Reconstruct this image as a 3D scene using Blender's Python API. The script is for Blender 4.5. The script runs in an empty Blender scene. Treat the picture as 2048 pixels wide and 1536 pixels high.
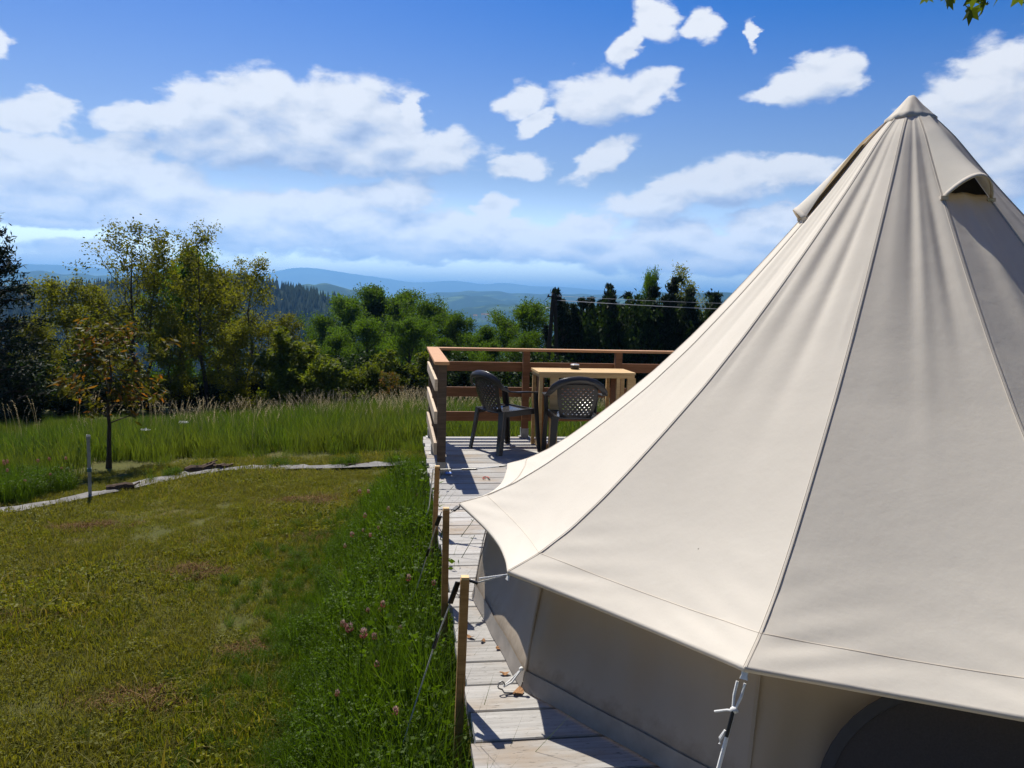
import bpy, bmesh, math, random
import numpy as np
from mathutils import Vector, Matrix
R = math.radians
PI = math.pi
S = bpy.context.scene
COL = S.collection
random.seed(7)
RNG = np.random.default_rng(7)

# ------------------------------------------------------------------ camera
CAM_H, PITCH, ROLL = 1.52, 0.108, 0.025
cam_d = bpy.data.cameras.new('camera')
cam = bpy.data.objects.new('camera', cam_d)
COL.objects.link(cam)
fw = Vector((0, math.cos(PITCH), -math.sin(PITCH)))
u0 = Vector((0, math.sin(PITCH), math.cos(PITCH)))
r0 = Vector((1, 0, 0))
rt = r0 * math.cos(ROLL) + u0 * math.sin(ROLL)
up = -r0 * math.sin(ROLL) + u0 * math.cos(ROLL)
cam.matrix_world = Matrix(((rt.x, up.x, -fw.x, 0), (rt.y, up.y, -fw.y, 0), (rt.z, up.z, -fw.z, CAM_H), (0, 0, 0, 1)))
cam_d.sensor_width = 36
cam_d.lens = 36 * 1590.9 / 2048
cam_d.clip_start = 0.05
cam_d.clip_end = 60000
S.camera = cam

# ------------------------------------------------------------------ world sky with clouds
SUN_EL, SUN_AZ = 55.0, -26.0          # azimuth from +Y towards +X
SKY_STRENGTH = 0.057
world = bpy.data.worlds.new('World')
S.world = world
world.use_nodes = True
NT = world.node_tree
NT.nodes.clear()


def nd(nt, typ, **kw):
    n = nt.nodes.new(typ)
    for k, v in kw.items():
        setattr(n, k, v)
    return n


def lk(nt, a, b):
    nt.links.new(a, b)


def mth(nt, op, a=None, b=None, c=None, clamp=False):
    n = nt.nodes.new('ShaderNodeMath')
    n.operation = op
    n.use_clamp = clamp
    for i, x in enumerate((a, b, c)):
        if x is None:
            continue
        if isinstance(x, (int, float)):
            n.inputs[i].default_value = x
        else:
            nt.links.new(x, n.inputs[i])
    return n.outputs[0]


def ramp(nt, fac, stops, interp='LINEAR'):
    n = nt.nodes.new('ShaderNodeValToRGB')
    n.color_ramp.interpolation = interp
    el = n.color_ramp.elements
    while len(el) < len(stops):
        el.new(0.5)
    for e, (p, c) in zip(el, stops):
        e.position = p
        e.color = (c[0], c[1], c[2], 1) if hasattr(c, '__len__') else (c, c, c, 1)
    nt.links.new(fac, n.inputs[0])
    return n.outputs[0]


def mixc(nt, fac, a, b, mode='MIX'):
    n = nt.nodes.new('ShaderNodeMix')
    n.data_type = 'RGBA'
    n.blend_type = mode
    for i, x in ((0, fac), (6, a), (7, b)):
        if isinstance(x, (int, float)):
            n.inputs[i].default_value = x
        elif isinstance(x, (tuple, list)):
            n.inputs[i].default_value = (x[0], x[1], x[2], 1)
        else:
            nt.links.new(x, n.inputs[i])
    return n.outputs[2]


# cloud puffs: azimuth, elevation, half width, half height (degrees), tilt
BLOBS = [(-20.8,11.7,2.8,1.5,21), (-17.5,12.5,2.4,1.6,1), (-14.6,12.2,2.0,1.3,1), (-11.6,12.1,3.8,2.1,1), (-18.8,10.0,4.6,1.6,1), (-13.6,10.6,5.5,1.8,1), (-9.3,10.4,3.5,1.6,-9), (-6.0,9.8,3.3,1.1,6), (-24.5,10.7,3.3,0.8,11), (-10.9,9.1,3.1,0.9,1), (-7.4,12.1,0.8,1.2,1), (-30.7,7.2,4.5,1.9,1), (-25.9,8.0,2.2,1.6,1), (-31.0,5.4,3.9,1.3,1), (-24.3,6.4,4.2,1.4,1), (-27.5,7.0,3.8,1.6,1), (-31.3,10.0,2.2,0.9,1), (-29.6,10.8,1.5,0.7,-4), (-24.1,4.9,4.9,1.4,1), (-19.8,5.0,5.7,1.6,1), (-14.3,5.5,5.8,1.4,6), (-8.5,6.9,3.0,1.2,6), (-10.9,4.6,7.0,1.4,1), (-4.7,4.5,6.7,1.3,1), (-16.3,3.9,6.8,1.1,1), (1.7,3.9,6.0,1.1,1), (-6.4,3.2,6.7,0.8,1), (5.2,5.1,2.5,0.8,1), (10.5,4.3,3.1,1.5,1), (14.6,3.6,4.1,1.2,1), (7.1,3.4,5.6,0.9,1), (13.0,2.6,6.9,0.8,1), (18.1,4.3,2.7,0.7,1), (5.6,13.7,2.98,1.36,1), (8.7,14.0,2.04,0.94,21), (4.9,13.1,2.38,0.85,1), (9.2,18.4,1.15,1.37,56), (7.4,16.8,1.22,0.65,41), (12.3,18.0,0.94,1.08,51), (15.6,17.4,0.36,0.72,1), (19.6,14.4,2.4,1.1,13), (21.2,14.5,1.6,1.1,21), (17.6,13.6,2.0,0.5,9), (29.8,13.2,3.8,1.8,21), (30.1,11.7,3.9,1.8,11), (31.3,8.9,2.4,1.2,1), (29.5,9.9,2.1,0.9,1), (30.9,7.5,1.7,0.8,1), (32.9,11.3,4.4,2.6,1), (10.4,7.2,3.6,1.1,13), (14.3,8.1,4.4,1.3,9), (18.5,8.7,3.2,0.9,4), (12.7,7.5,5.2,0.9,9), (17.1,5.5,3.4,0.8,6), (19.3,5.9,2.7,0.7,9), (0.1,9.0,1.8,0.8,6), (5.8,9.7,2.3,0.8,31), (-1.7,6.4,1.5,0.6,9), (0.4,13.3,1.5,1.0,21), (1.3,12.0,1.4,0.5,31), (-29.7,3.9,2.8,0.4,1), (-29.0,2.3,2.8,0.6,1), (-30.3,1.4,2.2,0.4,1), (-32.5,13.8,0.9,0.7,1)]
_rs = random.Random(3)
for _i in range(13):                    # the same fair-weather cumulus all round, outside the picture too
    _az = _rs.uniform(42, 318)
    _az = _az if _az < 180 else _az - 360
    _el = _rs.choice([4, 6, 9, 13, 18, 26, 38]) + _rs.uniform(-1, 1)
    _w = _rs.uniform(5, 10)
    BLOBS.append((_az, _el, _w / math.cos(R(_el)), _w * 0.38, _rs.uniform(-8, 14)))

tc = nd(NT, 'ShaderNodeTexCoord')
sep = nd(NT, 'ShaderNodeSeparateXYZ')
lk(NT, tc.outputs['Generated'], sep.inputs[0])
azn = mth(NT, 'ARCTAN2', sep.outputs[0], sep.outputs[1])
eln = mth(NT, 'ARCSINE', sep.outputs[2])
comb = nd(NT, 'ShaderNodeCombineXYZ')
lk(NT, azn, comb.inputs[0])
lk(NT, eln, comb.inputs[1])


strch = nd(NT, 'ShaderNodeVectorMath', operation='MULTIPLY')
lk(NT, comb.outputs[0], strch.inputs[0])
strch.inputs[1].default_value = (0.8, 1.5, 1)
wob = nd(NT, 'ShaderNodeTexNoise')          # wobble the coordinates so that puff outlines are ragged
wob.inputs['Scale'].default_value = 20
wob.inputs['Detail'].default_value = 5
wob.inputs['Roughness'].default_value = 0.62
lk(NT, strch.outputs[0], wob.inputs['Vector'])
wsc = nd(NT, 'ShaderNodeVectorMath', operation='MULTIPLY_ADD')
lk(NT, wob.outputs['Color'], wsc.inputs[0])
wsc.inputs[1].default_value = (0.055, 0.032, 0)
lk(NT, comb.outputs[0], wsc.inputs[2])


def cloud_field(shift, nshift, wmin=0.0):
    """puffs + billow noise, sampled at (azimuth, elevation) + shift"""
    p = nd(NT, 'ShaderNodeVectorMath', operation='ADD')
    lk(NT, wsc.outputs[0], p.inputs[0])
    p.inputs[1].default_value = (shift[0] - 0.0275, shift[1] - 0.016, 0)
    acc = None
    for (a, e, w, h, t) in BLOBS:
        if w < wmin:
            continue
        m = nd(NT, 'ShaderNodeMapping', vector_type='TEXTURE')
        m.inputs['Location'].default_value = (R(a), R(e), 0)
        m.inputs['Rotation'].default_value = (0, 0, R(t))
        m.inputs['Scale'].default_value = (R(w) * 1.36, R(h) * 1.5, 1)
        if acc is None:
            lk(NT, p.outputs[0], m.inputs['Vector'])
        else:                           # feed the running result through, so the puffs are evaluated one after another
            ch = nd(NT, 'ShaderNodeVectorMath', operation='MULTIPLY_ADD')
            lk(NT, acc, ch.inputs[0])
            ch.inputs[1].default_value = (1e-7, 1e-7, 1e-7)
            lk(NT, p.outputs[0], ch.inputs[2])
            lk(NT, ch.outputs[0], m.inputs['Vector'])
        l = nd(NT, 'ShaderNodeVectorMath', operation='LENGTH')
        lk(NT, m.outputs[0], l.inputs[0])
        acc = l.outputs['Value'] if acc is None else mth(NT, 'SMOOTH_MIN', acc, l.outputs['Value'], 0.12)
    f = mth(NT, 'SUBTRACT', 1.0, acc)
    f = mth(NT, 'MAXIMUM', f, -1.0)
    nz = nd(NT, 'ShaderNodeTexNoise')
    nz.inputs['Scale'].default_value = 27
    nz.inputs['Detail'].default_value = 7
    nz.inputs['Roughness'].default_value = 0.53
    nz.inputs['Distortion'].default_value = 0.25
    sh2 = nd(NT, 'ShaderNodeVectorMath', operation='ADD')
    lk(NT, strch.outputs[0], sh2.inputs[0])
    sh2.inputs[1].default_value = (nshift[0] * 0.8, nshift[1] * 1.5, 0)
    lk(NT, sh2.outputs[0], nz.inputs['Vector'])
    return f, mth(NT, 'SUBTRACT', nz.outputs['Fac'], 0.5)


b1, n1 = cloud_field((0, 0, 0), (0, 0, 0))
b2, n2 = cloud_field((-0.008, 0.026, 0), (-0.006, 0.012, 0), 2.3)
f1 = mth(NT, 'MULTIPLY_ADD', n1, 1.6, mth(NT, 'MULTIPLY', b1, 1.35))
sky = nd(NT, 'ShaderNodeTexSky', sky_type='NISHITA')
sky.sun_disc = False
sky.sun_elevation = R(SUN_EL)
sky.sun_rotation = R(SUN_AZ)
sky.altitude = 500
sky.air_density = 1.0
sky.dust_density = 1.1
sky.ozone_density = 2.2
hsv = nd(NT, 'ShaderNodeHueSaturation')
satr = nd(NT, 'ShaderNodeMapRange', interpolation_type='SMOOTHSTEP')      # paler towards the hazy horizon
satr.inputs[1].default_value = 0.0
satr.inputs[2].default_value = R(24)
satr.inputs[3].default_value = 1.0
satr.inputs[4].default_value = 1.75
lk(NT, eln, satr.inputs[0])
lk(NT, satr.outputs[0], hsv.inputs['Saturation'])
glow = nd(NT, 'ShaderNodeMapRange', interpolation_type='SMOOTHSTEP')      # bright milky band just above the horizon
glow.inputs[1].default_value = 0.0
glow.inputs[2].default_value = R(9)
glow.inputs[3].default_value = 3.3
glow.inputs[4].default_value = 1.0
lk(NT, eln, glow.inputs[0])
hsv.inputs['Hue'].default_value = 0.52
hsv.inputs['Value'].default_value = 1.0
lk(NT, sky.outputs[0], hsv.inputs['Color'])
skyc = mixc(NT, 1.0, hsv.outputs[0], mth(NT, 'MULTIPLY', glow.outputs[0], SKY_STRENGTH), 'MULTIPLY')
cov = nd(NT, 'ShaderNodeMapRange', interpolation_type='SMOOTHSTEP')
cov.inputs[1].default_value = 0.0
cov.inputs[2].default_value = 0.50
lk(NT, f1, cov.inputs[0])
grad = mth(NT, 'MAXIMUM', mth(NT, 'MINIMUM', mth(NT, 'SUBTRACT', b1, b2), 0.5), -0.6)
lit = mth(NT, 'MULTIPLY_ADD', grad, 0.95, 0.60)
lit = mth(NT, 'MULTIPLY_ADD', mth(NT, 'SUBTRACT', n1, n2), 1.5, lit)
thick = mth(NT, 'MULTIPLY', mth(NT, 'MAXIMUM', mth(NT, 'SUBTRACT', f1, 0.55), 0.0), 0.16)
lit = mth(NT, 'SUBTRACT', lit, thick, clamp=True)
gl2 = mth(NT, 'MULTIPLY_ADD', glow.outputs[0], 0.22, 0.78)
cl = ramp(NT, lit, [(0.0, (0.24, 0.285, 0.40)), (0.35, (0.36, 0.395, 0.475)), (0.7, (0.475, 0.485, 0.51)), (1.0, (0.56, 0.56, 0.565))])
cl = mixc(NT, 1.0, cl, gl2, 'MULTIPLY')
mixed = mixc(NT, mth(NT, 'MULTIPLY', cov.outputs[0], 0.96), skyc, cl)
bg = nd(NT, 'ShaderNodeBackground')
bg.inputs[1].default_value = 1.0
lk(NT, mixed, bg.inputs[0])
wo = nd(NT, 'ShaderNodeOutputWorld')
lk(NT, bg.outputs[0], wo.inputs[0])
world.cycles.sampling_method = 'MANUAL'
world.cycles.sample_map_resolution = 512

# ------------------------------------------------------------------ sun
sun_d = bpy.data.lights.new('sun', 'SUN')
sun_d.energy = 4.2
sun_d.angle = R(0.5)
sun_d.color = (1.0, 0.94, 0.83)
sun = bpy.data.objects.new('sun', sun_d)
COL.objects.link(sun)
SUN_DIR = Vector((math.cos(R(SUN_EL)) * math.sin(R(SUN_AZ)), math.cos(R(SUN_EL)) * math.cos(R(SUN_AZ)), math.sin(R(SUN_EL))))
sun.rotation_mode = 'QUATERNION'
sun.rotation_quaternion = SUN_DIR.to_track_quat('Z', 'Y')
sun.location = (-30, 60, 80)

S.view_settings.view_transform = 'Standard'
S.view_settings.look = 'None'
S.view_settings.exposure = 0.78
S.view_settings.gamma = 1.0
S.view_settings.use_curve_mapping = False
S.render.engine = 'CYCLES'
S.cycles.use_denoising = True
S.cycles.max_bounces = 7
S.cycles.transmission_bounces = 4
S.cycles.transparent_max_bounces = 4
S.cycles.volume_bounces = 0
S.cycles.diffuse_bounces = 4
S.cycles.sample_clamp_indirect = 6

# ------------------------------------------------------------------ helpers
TH, OFF = 0.142, 0.268                 # deck: direction of its planks and distance of its edge
UD = Vector((math.cos(TH), math.sin(TH), 0))
VD = Vector((-math.sin(TH), math.cos(TH), 0))


def uvw(u, v, z=0.0):
    return UD * (u + OFF) + VD * v + Vector((0, 0, z))


def to_uv(x, y):
    return (x * UD.x + y * UD.y - OFF, x * VD.x + y * VD.y)


def sp(q, k):
    return np.log1p(np.exp(np.clip(q / k, -60, 60))) * k


def g(x, y):
    """height of the ground near and far"""
    x = np.asarray(x, float)
    y = np.asarray(y, float)
    r = np.hypot(x, y)
    lim = np.minimum(y, 60)
    z = -0.42 - 0.10 * sp(lim - 9, 1.0) - 0.07 * np.minimum(sp(-(x + 2), 0.6), 4.0)
    z = z + 0.012 * np.sin(x * 2.1 + 0.7) * np.cos(y * 1.7) * np.clip(r / 3, 0, 1)
    far = np.clip((r - 55) / 1500, 0, 1)
    z = z - 165 * far ** 0.8 * (1 - 0.15 * far)
    z = z + np.clip((r - 300) / 2000, 0, 1) * (14 * np.sin(x / 420 + 1.3) * np.cos(y / 510) + 7 * np.sin(x / 170) * np.sin(y / 210))
    return z


def link(ob):
    COL.objects.link(ob)
    return ob


def tag(o, label=None, cat=None, group=None, kind=None):
    if label:
        o['label'] = label
    if cat:
        o['category'] = cat
    if group:
        o['group'] = group
    if kind:
        o['kind'] = kind
    return o


def empty(name, loc, label, cat, group=None, rz=0.0):
    o = bpy.data.objects.new(name, None)
    o.empty_display_size = 0.2
    link(o)
    o.location = loc
    o.rotation_euler = (0, 0, rz)
    return tag(o, label, cat, group)


def np_mesh(name, V, F, mat=None, smooth=False, var=None, mats=None, mi=None):
    """V (n,3); F list of arrays, each (m,k) of vertex indices"""
    V = np.asarray(V, np.float32)
    me = bpy.data.meshes.new(name)
    me.vertices.add(len(V))
    me.vertices.foreach_set('co', V.ravel())
    F = [np.asarray(f, np.int32) for f in F if len(f)]
    loops = np.concatenate([f.ravel() for f in F])
    cnt = np.concatenate([np.full(len(f), f.shape[1], np.int32) for f in F])
    start = np.concatenate([[0], np.cumsum(cnt)[:-1]]).astype(np.int32)
    me.loops.add(len(loops))
    me.loops.foreach_set('vertex_index', loops)
    me.polygons.add(len(cnt))
    me.polygons.foreach_set('loop_start', start)
    me.polygons.foreach_set('loop_total', cnt)
    if smooth:
        me.polygons.foreach_set('use_smooth', np.ones(len(cnt), bool))
    if mi is not None:
        me.polygons.foreach_set('material_index', np.asarray(mi, np.int32))
    if var is not None:
        at = me.attributes.new('var', 'FLOAT', 'POINT')
        at.data.foreach_set('value', np.asarray(var, np.float32))
    for m in (mats or ([mat] if mat else [])):
        me.materials.append(m)
    me.update(calc_edges=True)
    return me


class MB:
    """collects shapes that belong to ONE part"""

    def __init__(s):
        s.v = []
        s.f = []

    def add(s, V, F):
        n = len(s.v)
        s.v += [tuple(p) for p in V]
        s.f += [tuple(i + n for i in f) for f in F]
        return s

    def box(s, c, d, rz=0.0, ch=0.0, m=None):
        """box centred c, size d; ch: chamfer of the long edges along local x"""
        hx, hy, hz = d[0] / 2, d[1] / 2, d[2] / 2
        if ch > 0:
            prof = [(-hy + ch, -hz), (hy - ch, -hz), (hy, -hz + ch), (hy, hz - ch), (hy - ch, hz), (-hy + ch, hz), (-hy, hz - ch), (-hy, -hz + ch)]
        else:
            prof = [(-hy, -hz), (hy, -hz), (hy, hz), (-hy, hz)]
        k = len(prof)
        V = [(-hx, a, b) for a, b in prof] + [(hx, a, b) for a, b in prof]
        F = [tuple(range(k - 1, -1, -1)), tuple(range(k, 2 * k))] + [(i, (i + 1) % k, (i + 1) % k + k, i + k) for i in range(k)]
        M = Matrix.Translation(Vector(c)) @ Matrix.Rotation(rz, 4, 'Z')
        if m is not None:
            M = m @ M
        return s.add([M @ Vector(p) for p in V], F)

    def bar(s, p, q, w, h, ref=(0, 0, 1), ch=0.0):
        """rectangular bar from p to q; w across, h along ref"""
        p, q = Vector(p), Vector(q)
        x = (q - p).normalized()
        z = Vector(ref)
        z = (z - x * z.dot(x)).normalized()
        y = z.cross(x)
        M = Matrix(((x.x, y.x, z.x, 0), (x.y, y.y, z.y, 0), (x.z, y.z, z.z, 0), (0, 0, 0, 1)))
        return s.box((0, 0, 0), ((q - p).length, w, h), 0, ch, Matrix.Translation((p + q) / 2) @ M)

    def tube(s, pts, rad, n=6, cap=True):
        pts = [Vector(p) for p in pts]
        rads = rad if hasattr(rad, '__len__') else [rad] * len(pts)
        ref = Vector((0.31, 0.17, 0.93))
        V, F = [], []
        for i, p in enumerate(pts):
            t = (pts[min(i + 1, len(pts) - 1)] - pts[max(i - 1, 0)]).normalized()
            a = t.cross(ref)
            if a.length < 1e-3:
                a = t.cross(Vector((1, 0, 0)))
            a.normalize()
            b = t.cross(a)
            for k in range(n):
                V.append(p + (a * math.cos(2 * PI * k / n) + b * math.sin(2 * PI * k / n)) * rads[i])
        for i in range(len(pts) - 1):
            for k in range(n):
                F.append((i * n + k, i * n + (k + 1) % n, (i + 1) * n + (k + 1) % n, (i + 1) * n + k))
        if cap:
            F.append(tuple(range(n - 1, -1, -1)))
            F.append(tuple((len(pts) - 1) * n + k for k in range(n)))
        return s.add(V, F)

    def sweep(s, pts, w, h, side):
        """flat strip w x h swept along pts; side(i) gives the width direction"""
        pts = [Vector(p) for p in pts]
        V, F = [], []
        n = len(pts)
        for i, p in enumerate(pts):
            t = (pts[min(i + 1, n - 1)] - pts[max(i - 1, 0)]).normalized()
            a = Vector(side(i))
            a = (a - t * a.dot(t)).normalized()
            b = t.cross(a)
            ww = w[i] if hasattr(w, '__len__') else w
            c = 0.3 * h
            for (x, y) in ((-ww / 2 + c, -h / 2), (ww / 2 - c, -h / 2), (ww / 2, 0), (ww / 2 - c, h / 2), (-ww / 2 + c, h / 2), (-ww / 2, 0)):
                V.append(p + a * x + b * y)
        for i in range(n - 1):
            for k in range(6):
                F.append((i * 6 + k, i * 6 + (k + 1) % 6, (i + 1) * 6 + (k + 1) % 6, (i + 1) * 6 + k))
        F.append(tuple(range(5, -1, -1)))
        F.append(tuple((n - 1) * 6 + k for k in range(6)))
        return s.add(V, F)

    def lathe(s, prof, c=(0, 0, 0), n=20):
        V, F = [], []
        for r, z in prof:
            for k in range(n):
                V.append((c[0] + r * math.cos(2 * PI * k / n), c[1] + r * math.sin(2 * PI * k / n), c[2] + z))
        for i in range(len(prof) - 1):
            for k in range(n):
                F.append((i * n + k, i * n + (k + 1) % n, (i + 1) * n + (k + 1) % n, (i + 1) * n + k))
        F.append(tuple(range(n - 1, -1, -1)))
        F.append(tuple((len(prof) - 1) * n + k for k in range(n)))
        return s.add(V, F)

    def mesh(s, name, mat, smooth=False):
        me = bpy.data.meshes.new(name)
        me.from_pydata([tuple(p) for p in s.v], [], s.f)
        if mat:
            me.materials.append(mat)
        if smooth:
            for p in me.polygons:
                p.use_smooth = True
        me.update()
        return me

    def build(s, name, mat, parent=None, smooth=False, loc=None):
        o = bpy.data.objects.new(name, s.mesh(name, mat, smooth))
        link(o)
        if parent is not None:
            o.parent = parent
        if loc is not None:
            o.location = loc
        return o


def children(o):
    return [c for c in bpy.data.objects if c.parent == o]


def copy_tree(o, parent=None):
    c = o.copy()
    COL.objects.link(c)
    c.parent = parent
    for ch in children(o):
        copy_tree(ch, c)
    return c


# ------------------------------------------------------------------ materials
def mat_new(name):
    m = bpy.data.materials.new(name)
    m.use_nodes = True
    nt = m.node_tree
    nt.nodes.clear()
    out = nd(nt, 'ShaderNodeOutputMaterial')
    return m, nt, out


def pbsdf(nt, out, col, rough=0.7, spec=0.3, metal=0.0, normal=None):
    b = nd(nt, 'ShaderNodeBsdfPrincipled')
    if isinstance(col, (tuple, list)):
        b.inputs['Base Color'].default_value = (*col[:3], 1)
    else:
        lk(nt, col, b.inputs['Base Color'])
    if isinstance(rough, (int, float)):
        b.inputs['Roughness'].default_value = rough
    else:
        lk(nt, rough, b.inputs['Roughness'])
    b.inputs['Specular IOR Level'].default_value = spec
    b.inputs['Metallic'].default_value = metal
    if normal is not None:
        lk(nt, normal, b.inputs['Normal'])
    if out is not None:
        lk(nt, b.outputs[0], out.inputs[0])
    return b


def noise(nt, scale, detail=4, rough=0.55, vec=None, dist=0.0):
    n = nd(nt, 'ShaderNodeTexNoise')
    n.inputs['Scale'].default_value = scale
    n.inputs['Detail'].default_value = detail
    n.inputs['Roughness'].default_value = rough
    n.inputs['Distortion'].default_value = dist
    if vec is not None:
        lk(nt, vec, n.inputs['Vector'])
    return n.outputs['Fac']


def bump(nt, h, strength=0.3, dist=0.01):
    b = nd(nt, 'ShaderNodeBump')
    b.inputs['Strength'].default_value = strength
    b.inputs['Distance'].default_value = dist
    lk(nt, h, b.inputs['Height'])
    return b.outputs[0]


def objvec(nt, scale=(1, 1, 1), rand=True):
    """object coordinates, shifted at random per object, stretched"""
    t = nd(nt, 'ShaderNodeTexCoord')
    v = t.outputs['Object']
    if rand:
        oi = nd(nt, 'ShaderNodeObjectInfo')
        cx = nd(nt, 'ShaderNodeCombineXYZ')
        r1 = mth(nt, 'MULTIPLY', oi.outputs['Random'], 37.0)
        lk(nt, r1, cx.inputs[0])
        lk(nt, mth(nt, 'MULTIPLY', oi.outputs['Random'], 91.0), cx.inputs[1])
        lk(nt, mth(nt, 'MULTIPLY', oi.outputs['Random'], 53.0), cx.inputs[2])
        a = nd(nt, 'ShaderNodeVectorMath', operation='ADD')
        lk(nt, v, a.inputs[0])
        lk(nt, cx.outputs[0], a.inputs[1])
        v = a.outputs[0]
    m = nd(nt, 'ShaderNodeVectorMath', operation='MULTIPLY')
    lk(nt, v, m.inputs[0])
    m.inputs[1].default_value = scale
    return m.outputs[0]


def simple(name, col, rough=0.6, spec=0.3, metal=0.0, var=0.15, scale=25):
    m, nt, out = mat_new(name)
    f = noise(nt, scale, 5, 0.6, objvec(nt))
    c = ramp(nt, f, [(0.25, tuple(x * (1 - var) for x in col)), (0.75, tuple(min(1, x * (1 + var)) for x in col))])
    pbsdf(nt, out, c, rough, spec, metal, bump(nt, f, 0.15, 0.004))
    return m


def wood(name, dark, light, grain=(1.2, 30, 30), spots=None, rough=0.75, tint=0.25, fleck=0.0, spec=0.25):
    """long-grain wood along local x"""
    m, nt, out = mat_new(name)
    v = objvec(nt, grain)
    f = noise(nt, 1.6, 9, 0.68, v, 0.4)
    c = ramp(nt, f, [(0.28, dark), (0.5, tuple((a + b) / 2 for a, b in zip(dark, light))), (0.72, light)])
    fine = noise(nt, 7.0, 4, 0.7, v)
    c = mixc(nt, ramp(nt, fine, [(0.30, 0.55), (0.42, 0.0)]), c, tuple(x * 0.45 for x in dark))
    oi = nd(nt, 'ShaderNodeObjectInfo')
    tone = ramp(nt, oi.outputs['Random'], [(0.0, (1 - tint,) * 3), (1.0, (1 + tint * 0.5,) * 3)])
    c = mixc(nt, 1.0, c, tone, 'MULTIPLY')
    if spots:
        bn = noise(nt, 1.7, 5, 0.6, objvec(nt, (0.9, 2.2, 2.2)))
        c = mixc(nt, ramp(nt, bn, [(0.52, 0.0), (0.70, 0.75)]), c, spots)
    hgt = f
    if fleck:
        fl = noise(nt, 1.0, 3, 0.5, objvec(nt, (26, 160, 160)))
        c = mixc(nt, ramp(nt, fl, [(0.30, fleck), (0.37, 0.0)]), c, (0.05, 0.04, 0.035))
    pbsdf(nt, out, c, rough, spec, 0, bump(nt, f, 0.5, 0.004))
    return m


M_deck = wood('weathered_deck_wood', (0.26, 0.25, 0.235), (0.465, 0.455, 0.44), (1.0, 26, 26), (0.27, 0.205, 0.14), 0.75, 0.22, 0.75)
M_fascia = wood('weathered_grey_wood', (0.24, 0.235, 0.23), (0.46, 0.45, 0.44), (1.2, 22, 22), None, 0.85, 0.2, 0.5)
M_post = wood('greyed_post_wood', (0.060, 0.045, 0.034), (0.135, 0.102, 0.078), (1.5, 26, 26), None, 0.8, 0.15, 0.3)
M_rail = wood('reddish_pine', (0.17, 0.070, 0.028), (0.33, 0.155, 0.070), (1.4, 24, 24), None, 0.6, 0.2)  # reddish pine with the backlit shade of the railing put into its colour
M_cap = wood('cap_rail_pine', (0.40, 0.185, 0.08), (0.62, 0.36, 0.18), (1.4, 24, 24), None, 0.6, 0.1)  # same pine made lighter: sunlight on the cap put into the colour
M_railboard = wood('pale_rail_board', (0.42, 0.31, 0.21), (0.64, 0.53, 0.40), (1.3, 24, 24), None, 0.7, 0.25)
M_table = wood('honey_pine', (0.54, 0.335, 0.135), (0.74, 0.53, 0.26), (1.2, 20, 20), None, 0.55, 0.15)
M_stake = wood('stake_pine', (0.30, 0.155, 0.055), (0.50, 0.29, 0.115), (1.5, 26, 26), None, 0.7, 0.15)
M_stake_top = wood('cut_stake_end', (0.62, 0.42, 0.2), (0.75, 0.55, 0.3), (8, 26, 26), None, 0.7, 0.1)
M_foot = simple('galvanised_shoe', (0.34, 0.335, 0.32), 0.55, 0.4, 0.35, 0.2, 40)
M_plastic = simple('charcoal_plastic', (0.033, 0.031, 0.031), 0.28, 0.5, 0, 0.12, 60)
M_plastic_top = simple('worn_charcoal_plastic', (0.05, 0.048, 0.047), 0.16, 0.6, 0, 0.12, 60)  # seat plastic lightened and smoothed for its bright sky glint
M_black = simple('black_plastic', (0.012, 0.012, 0.013), 0.4, 0.5, 0, 0.1, 60)
M_cord = simple('white_cord', (0.74, 0.74, 0.72), 0.75, 0.2, 0, 0.12, 260)
M_cordgrey = simple('grey_guy_cord', (0.50, 0.49, 0.45), 0.75, 0.2, 0, 0.2, 200)
M_steel = simple('dull_steel', (0.30, 0.30, 0.30), 0.45, 0.5, 0.8, 0.2, 50)
M_zinc = simple('zinc_post', (0.33, 0.34, 0.35), 0.6, 0.4, 0.3, 0.25, 30)
M_red = simple('red_anodised', (0.42, 0.05, 0.03), 0.4, 0.5, 0.2, 0.1, 60)
M_blue = simple('blue_plastic', (0.10, 0.22, 0.62), 0.5, 0.4, 0, 0.1, 60)
M_bark = wood('bark', (0.035, 0.027, 0.02), (0.10, 0.078, 0.06), (18, 18, 5), None, 0.95, 0.2)
M_log = wood('rotten_log', (0.05, 0.032, 0.022), (0.17, 0.115, 0.08), (4, 22, 22), None, 0.95, 0.3)
M_creosote = wood('creosoted_pole', (0.022, 0.017, 0.013), (0.055, 0.043, 0.034), (1, 20, 20), None, 0.9, 0.1)
M_dryleaf = simple('dry_leaf', (0.28, 0.15, 0.07), 0.8, 0.2, 0, 0.3, 40)
M_weedmat = simple('bleached_ground_cloth', (0.165, 0.16, 0.155), 0.8, 0.2, 0, 0.35, 9)
M_whitesheet = simple('white_sheet', (0.72, 0.73, 0.75), 0.6, 0.3, 0, 0.1, 6)
M_wire = simple('line_wire', (0.55, 0.55, 0.56), 0.5, 0.4, 0.4, 0.1, 3)


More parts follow.
